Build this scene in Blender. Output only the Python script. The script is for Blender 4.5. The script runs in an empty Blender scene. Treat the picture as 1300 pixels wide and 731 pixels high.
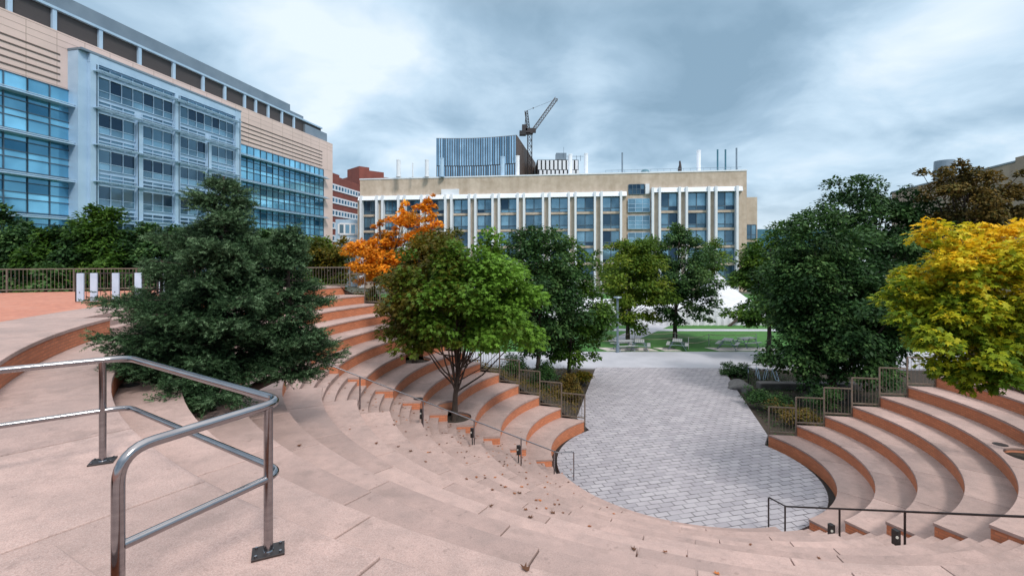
import bpy, bmesh, math, random
import numpy as np
from mathutils import Vector, Matrix
R = math.radians
random.seed(7); rng = np.random.default_rng(7)
S = bpy.context.scene; COL = S.collection

# ------------------------------------------------------------------ camera
F, Y0, H = 603.0, 328.0, 7.45            # focal length and horizon in photo pixels, eye height in metres
cd = bpy.data.cameras.new('camera'); cam = bpy.data.objects.new('camera', cd); COL.objects.link(cam)
cam.location = (0, 0, H); cam.rotation_euler = (R(90), 0, 0)
cd.sensor_width = 36; cd.lens = 36*F/1300; cd.shift_y = -(365.5-Y0)/1300
cd.clip_start = .05; cd.clip_end = 5000
S.camera = cam
def at(px, py, Y): return Vector(((px-650)*Y/F, Y, H+(Y0-py)*Y/F))
def gnd(px, py, h=0):
    Y = F*(H-h)/(py-Y0); return Vector(((px-650)*Y/F, Y, h))

# ------------------------------------------------------------------ tagging
def tag(o, label=None, cat=None, group=None, kind=None):
    if label: o['label'] = label
    if cat: o['category'] = cat
    if group: o['group'] = group
    if kind: o['kind'] = kind
    return o
def thing(name, label, cat, loc=(0, 0, 0), group=None):
    o = bpy.data.objects.new(name, None); COL.objects.link(o); o.location = loc; o.empty_display_size = .2
    return tag(o, label, cat, group)
def worldloc(o):
    v = Vector(o.location)
    while o.parent: o = o.parent; v += o.location
    return v
def dup(o, loc=None, rz=None, label=None, parent=None):
    c = o.copy(); COL.objects.link(c); c.parent = parent
    if loc is not None: c.location = loc
    if rz is not None: c.rotation_euler = (0, 0, rz)
    if label: c['label'] = label
    for ch in [x for x in COL.objects if x.parent == o]: dup(ch, parent=c)
    return c

# ------------------------------------------------------------------ mesh builder
class MB:
    def __init__(s): s.v = []; s.f = []; s.uv = {}; s.t = {}; s.sm = set()
    def add(s, vs, fs, uvs=None, tint=None, smooth=False):
        b = len(s.v); s.v += [tuple(map(float, q)) for q in vs]
        for i, f in enumerate(fs):
            n = len(s.f); s.f.append([b+k for k in f])
            if uvs: s.uv[n] = uvs[i]
            if tint is not None: s.t[n] = tint
            if smooth: s.sm.add(n)
    def hexa(s, p, tint=None):           # 8 points: bottom ring, top ring
        s.add(p, [(3, 2, 1, 0), (4, 5, 6, 7), (0, 1, 5, 4), (1, 2, 6, 5), (2, 3, 7, 6), (3, 0, 4, 7)], tint=tint)
    def box(s, c, d, rz=0, tint=None):
        cx, cy, cz = c; dx, dy, dz = [k/2 for k in d]; a, b = math.cos(rz), math.sin(rz)
        p = []
        for z in (-dz, dz):
            for x, y in ((-dx, -dy), (dx, -dy), (dx, dy), (-dx, dy)): p.append((cx+a*x-b*y, cy+b*x+a*y, cz+z))
        s.hexa(p, tint)
    def prism(s, poly, z0, z1, tint=None):
        n = len(poly); z0 = [z0]*n if not hasattr(z0, '__len__') else z0; z1 = [z1]*n if not hasattr(z1, '__len__') else z1
        vs = [(x, y, z0[i]) for i, (x, y) in enumerate(poly)]+[(x, y, z1[i]) for i, (x, y) in enumerate(poly)]
        fs = [tuple(range(n-1, -1, -1)), tuple(range(n, 2*n))]+[(i, (i+1) % n, n+(i+1) % n, n+i) for i in range(n)]
        s.add(vs, fs, tint=tint)
    def tube(s, pts, rad, n=8, cap=True, tint=None, smooth=True):
        pts = [Vector(p) for p in pts]; m = len(pts); rad = rad if hasattr(rad, '__len__') else [rad]*m
        vs = []; up = None
        for i, p in enumerate(pts):
            t = (pts[min(i+1, m-1)]-pts[max(i-1, 0)]).normalized()
            if up is None: up = Vector((0, 0, 1)) if abs(t.z) < .9 else Vector((1, 0, 0))
            a = t.cross(up); a = a.normalized() if a.length > 1e-6 else Vector((1, 0, 0)); b = a.cross(t).normalized(); up = b
            for k in range(n):
                w = 2*math.pi*k/n; vs.append(p+a*(math.cos(w)*rad[i])+b*(math.sin(w)*rad[i]))
        fs = [(i*n+k, (i+1)*n+k, (i+1)*n+(k+1) % n, i*n+(k+1) % n) for i in range(m-1) for k in range(n)]
        s.add(vs, fs, tint=tint, smooth=smooth)
        if cap: 
            b = len(s.v)-len(vs); c0 = s.v[b:b+n]; c1 = s.v[b+(m-1)*n:b+m*n]
            for q in (c0, c1): e = len(s.v); s.v += q; s.f.append([e+k for k in range(n)])
    def cyl(s, c, r, z0, z1, n=16, r2=None, tint=None):
        s.tube([(c[0], c[1], z0), (c[0], c[1], z1)], [r, r if r2 is None else r2], n, tint=tint)
    def obox(s, B, u0, u1, w0, w1, h0, h1, tint=None):   # box in a facade frame B = (origin, along, outward)
        P, d, n = B; p = []
        for h in (h0, h1):
            for u, w in ((u0, w0), (u1, w0), (u1, w1), (u0, w1)):
                p.append((P[0]+d[0]*u+n[0]*w, P[1]+d[1]*u+n[1]*w, h))
        s.hexa(p, tint)
    def build(s, name, mat, parent=None, base=None, bevel=0):
        org = Vector(base) if base is not None else (worldloc(parent) if parent else Vector((0, 0, 0)))
        me = bpy.data.meshes.new(name)
        me.from_pydata([(x-org.x, y-org.y, z-org.z) for x, y, z in s.v], [], s.f)
        if s.uv:
            u = me.uv_layers.new(name='UVMap'); L = u.data
            for p in me.polygons:
                q = s.uv.get(p.index)
                if q:
                    for k, li in enumerate(p.loop_indices): L[li].uv = q[k]
        if s.t:
            a = me.attributes.new('tint', 'FLOAT', 'FACE')
            for i, v in s.t.items(): a.data[i].value = v
        for i in s.sm: me.polygons[i].use_smooth = True
        me.update()
        o = bpy.data.objects.new(name, me); COL.objects.link(o)
        if mat: me.materials.append(mat)
        if parent: o.parent = parent
        else: o.location = org
        bm = bmesh.new(); bm.from_mesh(me)
        bmesh.ops.recalc_face_normals(bm, faces=bm.faces[:]); bm.to_mesh(me); bm.free()
        if bevel:
            m = o.modifiers.new('bevel', 'BEVEL'); m.width = bevel; m.segments = 2; m.limit_method = 'ANGLE'
        return o
def rounded(pts, r, n=6):
    pts = [Vector(p) for p in pts]; out = [pts[0]]
    for i in range(1, len(pts)-1):
        p = pts[i]; a = (pts[i-1]-p); b = (pts[i+1]-p); ra = min(r, a.length*.45, b.length*.45)
        A = p+a.normalized()*ra; B = p+b.normalized()*ra
        for k in range(n+1):
            t = k/n; out.append(A*(1-t)**2+p*(2*t*(1-t))+B*t*t)
    out.append(pts[-1]); return out

# ------------------------------------------------------------------ materials
def newmat(name):
    m = bpy.data.materials.new(name); m.use_nodes = True; nt = m.node_tree
    return m, nt, nt.nodes['Principled BSDF']
def N(nt, t, **k):
    n = nt.nodes.new(t)
    for a, b in k.items():
        if a in n.inputs.keys() if hasattr(n.inputs, 'keys') else False: n.inputs[a].default_value = b
        else: setattr(n, a, b)
    return n
def mixc(nt, fac, a, b, mode='MIX'):
    m = nt.nodes.new('ShaderNodeMix'); m.data_type = 'RGBA'; m.blend_type = mode
    for sck, v in ((0, fac), (6, a), (7, b)):
        if isinstance(v, bpy.types.NodeSocket): nt.links.new(v, m.inputs[sck])
        elif isinstance(v, (int, float)): m.inputs[sck].default_value = v
        else: m.inputs[sck].default_value = (*v, 1)
    return m.outputs[2]
def mapr(nt, v, a, b, c=0., d=1.):
    m = nt.nodes.new('ShaderNodeMapRange'); nt.links.new(v, m.inputs[0])
    for i, x in enumerate((a, b, c, d)): m.inputs[i+1].default_value = x
    return m.outputs[0]
def noise(nt, scale, detail=4, rough=.55, coord='Object', stretch=None):
    tc = nt.nodes.new('ShaderNodeTexCoord'); n = nt.nodes.new('ShaderNodeTexNoise')
    src = tc.outputs[coord]
    if stretch:
        mp = nt.nodes.new('ShaderNodeMapping'); mp.inputs['Scale'].default_value = stretch; nt.links.new(src, mp.inputs[0]); src = mp.outputs[0]
    nt.links.new(src, n.inputs['Vector']); n.inputs['Scale'].default_value = scale; n.inputs['Detail'].default_value = detail; n.inputs['Roughness'].default_value = rough
    return n.outputs['Fac']
def bump(nt, bs, h, st, dist=.01):
    b = nt.nodes.new('ShaderNodeBump'); b.inputs['Strength'].default_value = st; b.inputs['Distance'].default_value = dist
    nt.links.new(h, b.inputs['Height']); nt.links.new(b.outputs[0], bs.inputs['Normal'])
def simple(name, c1, c2=None, scale=3, rough=.7, metal=0, fine=None, bmp=0, spec=None, stretch=None, tint=0, lo=.35, hi=.65):
    m, nt, bs = newmat(name); col = None
    c2 = c2 or tuple(x*.8 for x in c1)
    n1 = noise(nt, scale, stretch=stretch); col = mixc(nt, mapr(nt, n1, lo, hi), c1, c2)
    if fine:
        n2 = noise(nt, fine[0], 2); col = mixc(nt, mapr(nt, n2, .35, .7, 0, fine[1]), col, fine[2])
        if bmp: bump(nt, bs, n2, bmp, .004)
    if tint:
        a = nt.nodes.new('ShaderNodeAttribute'); a.attribute_name = 'tint'
        k = mapr(nt, a.outputs['Fac'], 0, 1, 1-tint, 1+tint)
        hs = nt.nodes.new('ShaderNodeHueSaturation'); nt.links.new(k, hs.inputs['Value']); nt.links.new(col, hs.inputs['Color']); col = hs.outputs[0]
    nt.links.new(col, bs.inputs['Base Color'])
    bs.inputs['Roughness'].default_value = rough; bs.inputs['Metallic'].default_value = metal
    if spec is not None: bs.inputs['Specular IOR Level'].default_value = spec
    return m

def concrete_mat():
    m, nt, bs = newmat('pink_exposed_concrete')
    big = noise(nt, .7, 6, .65); mid = noise(nt, 5, 5, .6); fine = noise(nt, 95, 2, .5); peb = noise(nt, 240, 1, .5)
    c = mixc(nt, mapr(nt, big, .35, .68), (.455, .318, .288), (.31, .22, .20))
    c = mixc(nt, mapr(nt, mid, .42, .7, 0, .5), c, (.25, .185, .17))
    c = mixc(nt, mapr(nt, fine, .46, .64, 0, .4), c, (.19, .135, .125))
    c = mixc(nt, mapr(nt, peb, .56, .66, 0, .3), c, (.66, .58, .55))
    st = noise(nt, 1.9, 7, .7); c = mixc(nt, mapr(nt, st, .56, .62, 0, .28), c, (.2, .15, .135)); st2 = noise(nt, 9, 3, .6); c = mixc(nt, mapr(nt, st2, .66, .7, 0, .4), c, (.17, .12, .11))
    a = nt.nodes.new('ShaderNodeAttribute'); a.attribute_name = 'tint'
    hs = nt.nodes.new('ShaderNodeHueSaturation'); nt.links.new(mapr(nt, a.outputs['Fac'], 0, 1, .87, 1.1), hs.inputs['Value']); nt.links.new(c, hs.inputs['Color'])
    nt.links.new(hs.outputs[0], bs.inputs['Base Color']); bs.inputs['Roughness'].default_value = .8
    nt.links.new(mapr(nt, big, .35, .65, .9, .6), bs.inputs['Roughness'])
    bump(nt, bs, fine, .35, .004)
    return m
def brick_mat(name, c1, c2, mortar, w, h, ms=.012, coord='UV', rot=0, rough=.8, jitter=.5, bstr=.4, off=.5, stain=(.1, .09, .09), stam=.4):
    m, nt, bs = newmat(name)
    tc = nt.nodes.new('ShaderNodeTexCoord'); mp = nt.nodes.new('ShaderNodeMapping'); mp.inputs['Rotation'].default_value = (0, 0, rot)
    nt.links.new(tc.outputs[coord], mp.inputs[0])
    wob = nt.nodes.new('ShaderNodeTexNoise'); wob.inputs['Scale'].default_value = 3; nt.links.new(mp.outputs[0], wob.inputs['Vector'])
    b = nt.nodes.new('ShaderNodeTexBrick'); nt.links.new(mp.outputs[0], b.inputs['Vector'])
    b.inputs['Scale'].default_value = 1; b.inputs['Brick Width'].default_value = w; b.inputs['Row Height'].default_value = h
    b.inputs['Mortar Size'].default_value = ms; b.inputs['Mortar Smooth'].default_value = .2; b.inputs['Bias'].default_value = 0; b.offset = off
    b.inputs['Color1'].default_value = (*c1, 1); b.inputs['Color2'].default_value = (*c2, 1)
    n0 = noise(nt, 1.3, 5, .6, coord='Object'); nj = noise(nt, 2.2, 3, .6, coord='Object')
    mc = mixc(nt, mapr(nt, nj, .42, .58, 0, jitter), mortar, tuple((x+y)/2 for x, y in zip(c1, c2)))
    nt.links.new(mc, b.inputs['Mortar'])
    c = mixc(nt, mapr(nt, n0, .45, .75, 0, stam), b.outputs['Color'], stain)
    nt.links.new(c, bs.inputs['Base Color']); bs.inputs['Roughness'].default_value = rough
    inv = nt.nodes.new('ShaderNodeMath'); inv.operation = 'SUBTRACT'; inv.inputs[0].default_value = 1; nt.links.new(b.outputs['Fac'], inv.inputs[1])
    bump(nt, bs, inv.outputs[0], bstr, .01)
    return m
def leaf_mat(name, cols, trans=.3, rough=.55):
    m, nt, bs = newmat(name)
    a = nt.nodes.new('ShaderNodeAttribute'); a.attribute_name = 'tint'
    cr = nt.nodes.new('ShaderNodeValToRGB'); nt.links.new(a.outputs['Fac'], cr.inputs[0])
    e = cr.color_ramp.elements; n = len(cols)
    while len(e) < n: e.new(.5)
    for i, c in enumerate(cols): e[i].position = i/(n-1); e[i].color = (*c, 1)
    nt.links.new(cr.outputs[0], bs.inputs['Base Color']); bs.inputs['Roughness'].default_value = rough
    bs.inputs['Specular IOR Level'].default_value = .18
    tr = nt.nodes.new('ShaderNodeBsdfTranslucent'); nt.links.new(cr.outputs[0], tr.inputs[0])
    mx = nt.nodes.new('ShaderNodeMixShader'); mx.inputs[0].default_value = trans
    nt.links.new(bs.outputs[0], mx.inputs[1]); nt.links.new(tr.outputs[0], mx.inputs[2])
    nt.links.new(mx.outputs[0], nt.nodes['Material Output'].inputs[0])
    return m
def glass_mat(name, c1, c2, rough=.06, spec=.9, tint=.5, mirror=.55):
    m, nt, bs = newmat(name)
    a = nt.nodes.new('ShaderNodeAttribute'); a.attribute_name = 'tint'
    n1 = noise(nt, .25, 2); c = mixc(nt, a.outputs['Fac'], c1, c2); c = mixc(nt, mapr(nt, n1, .4, .65, 0, .4), c, c1)
    nt.links.new(c, bs.inputs['Base Color']); bs.inputs['Roughness'].default_value = rough
    bs.inputs['Metallic'].default_value = mirror
    nb = noise(nt, .6, 1); bump(nt, bs, nb, .12, .05)
    return m

M = {}
M['concrete'] = concrete_mat()
M['brickwall'] = brick_mat('orange_brick_riser', (.60, .215, .105), (.48, .165, .08), (.36, .15, .085), .2, .067, .009, stam=.35, stain=(.3, .12, .075), jitter=.4)
M['paver'] = brick_mat('grey_concrete_pavers', (.37, .355, .385), (.28, .27, .30), (.03, .026, .03), .44, .23, .015, coord='Object', rot=R(-14.5), jitter=.6, stam=.4, stain=(.22, .20, .23))
M['plazabrick'] = brick_mat('red_brick_paving', (.5, .2, .13), (.4, .15, .1), (.28, .15, .12), .2, .1, .008, coord='Object', rot=.3, stam=.4, stain=(.5, .26, .2))
M['path'] = simple('pale_path_concrete', (.40, .41, .46), (.33, .34, .385), .5, .85, fine=(30, .2, (.38, .38, .41)))
M['white_step'] = simple('whitish_kerb_concrete', (.6, .56, .54), (.5, .46, .44), 2, .8, fine=(80, .3, (.4, .36, .34)))
M['soil'] = simple('dark_mulch', (.035, .026, .02), (.02, .016, .012), 6, .95, fine=(40, .6, (.07, .05, .035)), bmp=.8)
M['channel'] = simple('dark_channel', (.012, .012, .013), None, 4, .6)
M['grass'] = simple('lawn_green', (.045, .17, .02), (.03, .12, .015), 1.2, .9, fine=(60, .5, (.02, .07, .012)))
M['asphalt'] = simple('far_ground_paving', (.08, .09, .075), (.05, .07, .045), .05, .9)
M['steel'] = simple('brushed_steel', (.36, .35, .365), (.27, .26, .275), 6, .17, 1.0, stretch=(1, 1, 6), lo=.3, hi=.7)
M['darksteel'] = simple('dark_steel', (.09, .075, .075), (.05, .045, .045), 4, .4, .8)
M['fence'] = simple('bronze_fence_metal', (.24, .20, .165), (.17, .14, .115), 8, .5, .5)
M['bark'] = simple('dark_bark', (.07, .05, .04), (.03, .022, .018), 5, .9, fine=(25, .5, (.10, .075, .06)), bmp=.8, stretch=(3, 3, 1))
M['beige'] = simple('beige_panel_cladding', (.69, .54, .50), (.62, .485, .45), .25, .7, stretch=(.4, .4, 1), fine=(1.5, .15, (.5, .42, .38)))
M['groove'] = simple('dark_groove', (.13, .10, .09), None, 1, .8)
M['louver'] = simple('dark_louver', (.055, .048, .05), (.04, .036, .038), 3, .6, stretch=(.2, .2, 20))
M['paleblue'] = simple('pale_blue_metal_panel', (.41, .565, .72), (.34, .49, .65), .5, .4, .15)
M['greyroof'] = simple('grey_metal_fascia', (.22, .28, .34), (.17, .225, .28), .3, .4, .4)
M['mullion'] = simple('blue_grey_mullion', (.10, .15, .20), (.07, .11, .15), 1, .4, .4)
M['glass_cyan'] = glass_mat('cyan_tinted_glass', (.02, .13, .24), (.30, .72, .98))
M['glass_sky'] = glass_mat('pale_blue_tower_glass', (.12, .24, .36), (.45, .68, .88))
M['glass_dark'] = glass_mat('dark_blue_glass', (.02, .05, .09), (.26, .46, .60), mirror=.6)
M['sandstone'] = simple('streaked_beige_concrete', (.55, .465, .385), (.44, .365, .295), .22, .85, stretch=(2.2, 2.2, .25), fine=(.9, .35, (.27, .20, .135)))
M['whitepanel'] = simple('white_enamel_panel', (.72, .76, .82), (.64, .69, .76), .3, .7)
M['redbrick'] = simple('far_red_brick', (.22, .065, .05), (.17, .05, .04), .4, .85)
M['black'] = simple('black_panel', (.015, .015, .018), None, 1, .5)
M['blackplastic'] = simple('black_housing', (.02, .02, .022), (.012, .012, .013), 10, .35)
M['gatepost'] = simple('pale_blue_post_paint', (.52, .62, .76), (.44, .54, .68), 3, .4, .1)
M['lens'] = simple('pale_lens', (.6, .6, .55), None, 10, .2)
M['tent'] = simple('white_tent_fabric', (.60, .62, .67), (.5, .52, .57), 1.0, .8)
M['teal'] = simple('teal_painted_metal', (.05, .16, .22), None, 2, .4)
M['stone'] = simple('grey_boulder', (.17, .165, .165), (.11, .105, .105), 2, .9, fine=(14, .5, (.07, .07, .07)), bmp=.6)
M['timber'] = simple('weathered_timber', (.34, .36, .38), (.26, .28, .29), 5, .8)
M['rope'] = simple('rope', (.32, .27, .22), None, 5, .9)

# ------------------------------------------------------------------ amphitheatre geometry
CX, CY = 6.07, 17.1
RISE, RUN, R1, H1, NT = .43, .918, 4.65, .392, 14
def TR(k): return 16.9 if k == 14 else (18.9 if k > 14 else R1+(k-1)*RUN)
def TH(k): return H1+(k-1)*RISE if k > 0 else 0.
EL = ((-2.77, 3.6), (-.937, .34)); ER = ((4.26, 2.0), (.987, -.16))
def line_phi(r, L):
    (px, py), (dx, dy) = L; l = math.hypot(dx, dy); dx /= l; dy /= l
    b = px*dx+py*dy; c = px*px+py*py-r*r; D = b*b-c
    t = max(-b+math.sqrt(max(D, 0)), 0)
    return math.degrees(math.atan2(py+dy*t, px+dx*t))
def endL(r): return line_phi(r, EL)          # about 127..152
def endR(r): return 360+line_phi(r, ER)      # about 385..350
LA, LB = 184.5, 198.0; RA, RB = 281.0, 295.0
def pol(r, ph): return (CX+r*math.cos(R(ph)), CY+r*math.sin(R(ph)))
def arc(mb, r0, r1, p0, p1, z0, z1, tint=None, step=2.5, gap=0.):
    """closed block between radii r0,r1 and angles p0(r),p1(r)"""
    f0 = p0 if callable(p0) else (lambda r: p0); f1 = p1 if callable(p1) else (lambda r: p1)
    n = max(2, int(abs(f1(r0)-f0(r0))/step)+1); vs = []
    for r in (r0, r1):
        a, b = f0(r)+math.degrees(gap/r), f1(r)-math.degrees(gap/r)
        for i in range(n+1):
            ph = a+(b-a)*i/n
            for z in (z0, z1): vs.append((*pol(r, ph), z))
    I = lambda j, i, k: j*(n+1)*2+i*2+k
    fs = []; uv = []
    a, b = f0(r0), f1(r0); s0 = r0*R(a); ds = r0*R(b-a)/n
    for i in range(n):
        u0, u1 = s0+ds*i, s0+ds*(i+1)
        fs.append((I(0, i, 0), I(0, i+1, 0), I(0, i+1, 1), I(0, i, 1))); uv.append(((u0, z0), (u1, z0), (u1, z1), (u0, z1)))
        fs.append((I(1, i, 0), I(1, i, 1), I(1, i+1, 1), I(1, i+1, 0))); uv.append(((u0, z0), (u0, z1), (u1, z1), (u1, z0)))
        fs.append((I(0, i, 1), I(0, i+1, 1), I(1, i+1, 1), I(1, i, 1))); uv.append(((u0, r0), (u1, r0), (u1, r1), (u0, r1)))
        fs.append((I(0, i, 0), I(1, i, 0), I(1, i+1, 0), I(0, i+1, 0))); uv.append(((u0, r0), (u0, r1), (u1, r1), (u1, r0)))
    for i in (0, n):
        fs.append((I(0, i, 0), I(0, i, 1), I(1, i, 1), I(1, i, 0))); uv.append(((r0, z0), (r0, z1), (r1, z1), (r1, z0)))
    mb.add(vs, fs, uv, tint)
def panels(mb, r0, r1, p0, p1, z0, z1, width, phase=0.):
    f0 = p0 if callable(p0) else (lambda r: p0); f1 = p1 if callable(p1) else (lambda r: p1)
    rm = (r0+r1)/2; n = max(1, round(abs(R(f1(rm)-f0(rm)))*rm/width))
    cuts = [0]+[(i+phase)/n for i in range(1, n)]+[1] if n > 1 else [0, 1]
    for a, b in zip(cuts[:-1], cuts[1:]):
        arc(mb, r0, r1, (lambda r, a=a: f0(r)+(f1(r)-f0(r))*a), (lambda r, b=b: f0(r)+(f1(r)-f0(r))*b), z0, z1, tint=random.random(), gap=.009)

PITS = {'spruce': (-6.33, 9.48, 4.692, .7), 'maple': (-2.1, 17.3, 1.682, .62), 'olive': (-4.3, 21.0, 2.972, .72), 'yellow': (14.12, 12.8, 2.112, .62)}
amph = thing('amphitheatre', 'stepped open air amphitheatre of pink concrete seats with orange brick risers', 'amphitheatre', (CX, CY, 0))
tiers = []
for k in range(1, NT+1):
    r0, r1, z = TR(k), TR(k+1), TH(k); zb = z-.075; b0 = TH(k-1)-.02 if k > 1 else -.2
    secs = [(LA, endL, 2.3), (LB, RA, 2.2), (RB, endR, 2.3)]
    if k == 14: secs = [(LA, endL, 2.6), (LB, 222, 2.9), (240, RA, 2.9), (RB, endR, 2.6)]
    for a, b, wd in secs:
        mb = MB(); panels(mb, r0, r1+.04, a, b, zb, z, wd, random.uniform(-.25, .25)); o = mb.build('seating_tier', M['concrete'], amph)
        e = .15; mb = MB(); arc(mb, r0+.025, r1+.01, a+e, b if callable(b) else b-e, b0, zb-.002); q = mb.build('brick_riser', M['brickwall'], o)
        tiers += [(o, k, a), (q, k, a)]
mb = MB(); arc(mb, TR(14)-.02, 19, 221.8, 240.2, TH(13)-.08, TH(13)-.002, tint=.5); mb.build('landing', M['concrete'], amph)
# stepped aisles: three risers to each tier
for (a, b) in ((LA, LB), (RA, RB)):
    mb = MB()
    for k in range(1, NT+1):
        w = (TR(k+1)-TR(k))/3 if k < 13 else .3; lo = TH(k-1)
        for j in range(3):
            ra = TR(k)+j*w
            rb = ra+w if j < 2 else TR(k+1)
            arc(mb, ra, rb+.01, a+.02, b-.02, TH(k-1)-.3 if k > 1 else -.2, lo+(TH(k)-lo)*(j+1)/3, tint=random.random()*.7)
    mb.build('aisle_steps', M['concrete'], amph)
mb = MB(); arc(mb, 4.4, 4.7, LB-.5, RA+4, -.2, .125, tint=.8); mb.build('kerb_step', M['white_step'], amph)
# planting pits cut through the tiers
for nm, (x, y, z, r) in PITS.items():
    mb = MB(); mb.cyl((x, y), r, z-.35, z+3, 40); cut = mb.build('cutter', M['brickwall'])
    pr = math.hypot(x-CX, y-CY)
    near = [o for o, k, a_ in tiers if TR(k)-r-.3 < pr < TR(k+1)+r+.3 and ((a_ == RB) == (nm == 'yellow')) and (a_ == (LB if nm == 'spruce' else LA) or nm == 'yellow')]
    for o in near:
        md = o.modifiers.new('b', 'BOOLEAN'); md.object = cut; md.operation = 'DIFFERENCE'; md.solver = 'EXACT'; md.use_self = True
    dg = bpy.context.evaluated_depsgraph_get()
    for o in near:
        me = bpy.data.meshes.new_from_object(o.evaluated_get(dg), preserve_all_data_layers=True, depsgraph=dg)
        o.modifiers.clear(); mats = list(o.data.materials); o.data = me
        me.materials.clear(); me.materials.append(mats[0])
        me.polygons.foreach_set('material_index', [0]*len(me.polygons))
    bpy.data.objects.remove(cut)
    mb = MB(); mb.cyl((x, y), r-.005, z-.4, z-.13, 40)
    mb.build('planting_soil', M['soil'], amph)

for o, k, a_ in tiers:
    if o.name.startswith('seating'):
        md = o.modifiers.new('bevel', 'BEVEL'); md.width = .012; md.segments = 2; md.limit_method = 'ANGLE'; md.angle_limit = R(50)

# ------------------------------------------------------------------ ground, plazas, lawn
def sheet(name, polys, z, mat, thick=.06, kind='structure'):
    mb = MB()
    for p in polys: mb.prism([(q[0], q[1]) for q in p], z-thick, z)
    o = mb.build(name, mat); o['kind'] = kind; return o
mb = MB(); mb.add([(-900, -300, -.26), (900, -300, -.26), (900, 1500, -.26), (-900, 1500, -.26)], [(0, 1, 2, 3)])
o = mb.build('ground', M['asphalt']); o['kind'] = 'structure'
ax = Vector((math.sin(R(14.5)), math.cos(R(14.5)), 0))
pl0, pl1 = gnd(732, 530), gnd(756.5, 466); pr0, pr1 = gnd(974.5, 552), gnd(917, 467)
cl = pol(4.45, endL(4.45)); cr = pol(4.45, endR(4.45))
poly = [(pl1.x, pl1.y), (pl0.x, pl0.y), cl]
n = 60; a0, a1 = endL(4.45), endR(4.45)
for i in range(1, n): poly.append(pol(4.43, a0+(a1-a0)*i/n))
poly += [cr, (pr0.x, pr0.y), (pr1.x, pr1.y)]
mb = MB(); mb.prism(poly, -.2, 0); o = mb.build('paved_plaza', M['paver']); o['kind'] = 'structure'
mb = MB(); arc(mb, 4.2, 4.8, 120, 395, -.25, -.15); o = mb.build('drainage_channel', M['channel']); o['kind'] = 'structure'
sheet('path', [[(-60, 32.9), (80, 31.6), (80, 38.0), (-60, 38.0)]], -.004, M['path'], .1)
sheet('lawn', [[(-80, 38.0), (90, 38.0), (90, 100), (-80, 100)]], -.03, M['grass'])
P1, P2 = gnd(852, 411), gnd(786, 433)
sheet('lawn_path', [[(-10, 49.3), (70, 48.2), (70, 49.6), (-10, 50.7)]], -.012, M['path'], .02)
sheet('diagonal_path', [[(P1.x-1, P1.y+3), (P1.x+1.6, P1.y+2), (P2.x+.9, P2.y-.6), (P2.x-1.2, P2.y)]], -.006, M['path'], .02)
sheet('seating_pad', [[(gnd(a, 446).x, 38.4), (gnd(b, 446).x, 38.4), (gnd(b, 446).x+dx, 39.8), (gnd(a, 446).x+dx, 39.8)] for a, b, dx in ((772, 838, -.6), (846, 868, -.6), (915, 1000, -.6))], -.009, M['white_step'], .015)
# raised brick plaza behind the top tier
def fence_line_r(ph):
    A, B = Vector((-8.5-CX, 25-CY)), Vector((-45-CX, 13-CY)); d = Vector((math.cos(R(ph)), math.sin(R(ph))))
    e = B-A; den = d.x*e.y-d.y*e.x; t = (A.x*e.y-A.y*e.x)/den if abs(den) > 1e-6 else 99
    return t if 0 < t < 60 else 60
mb = MB(); n = 60; top = TH(14); vs = []; fs = []
pa = endL(18.6)
for i in range(n+1):
    ph = pa+(352-pa)*i/n; ro = max(18.65, min(45, fence_line_r(ph))) if ph < 200 else 45
    for r, z in ((18.6, top-.02), (ro, top-.02), (ro, -.2)): vs.append((*pol(r, ph), z))
for i in range(n):
    for j in range(2): fs.append((i*3+j, i*3+j+1, i*3+j+4, i*3+j+3))
mb.add(vs, fs); o = mb.build('upper_plaza', M['plazabrick']); o['kind'] = 'structure'
# fill under the amphitheatre so nothing is open below the aisles
mb = MB(); 
for k in range(2, NT+1): arc(mb, TR(k)+.2, TR(k+1)+.25, LA-1, LB+1, -.2, TH(k-1)-.08); arc(mb, TR(k)+.2, TR(k+1)+.25, RA-1, RB+1, -.2, TH(k-1)-.08)
mb.build('base', M['concrete'], amph)
# planted bank outside the left wing
def edge_line(x):
    if x > -8.5:
        t = (3.3-x)/11.8; return 20.7+t*4.3, max(0, TH(1)+t*(TH(14)-TH(1))-.3)
    t = (-8.5-x)/36.5; return 25-12*t, TH(14)-.1
mb = MB(); xs = np.linspace(-60, 2.9, 65); nt_ = 14; vs = []; fs = []
for i, x in enumerate(xs):
    yl, hh = edge_line(x)
    for j in range(nt_+1):
        t = j/nt_; y = yl+.05+t*(32.8-yl-.05 if x > -30 else 20)
        vs.append((x, y, -.22+(hh+.22)*(1-t)**1.3+.06*math.sin(x*3+j)*(t > 0)))
for i in range(len(xs)-1):
    for j in range(nt_): a = i*(nt_+1)+j; fs.append((a, a+nt_+1, a+nt_+2, a+1))
mb.add(vs, fs, smooth=True); o = mb.build('planted_bank', M['soil']); o['kind'] = 'structure'
mb = MB(); 
mb.add([(3.2, 20.6, -.1), (5.9, 32.6, -.1), (2, 32.6, -.1), (0, 22, -.1)], [(0, 1, 2, 3)])
mb.add([(10.5, 19.2, -.1), (45, 12, -.1), (45, 31.9, -.1), (14.1, 32.1, -.1), (10.8, 20.3, -.1)], [(0, 1, 2, 3, 4)])
o = mb.build('planting_bed', M['soil']); o['kind'] = 'structure'

def on_tier(px, py):
    for k in range(NT, 0, -1):
        g = gnd(px, py, TH(k)); r = math.hypot(g.x-CX, g.y-CY)
        if TR(k) <= r < TR(k+1): return g, k
    return gnd(px, py, 0), 0

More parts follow.
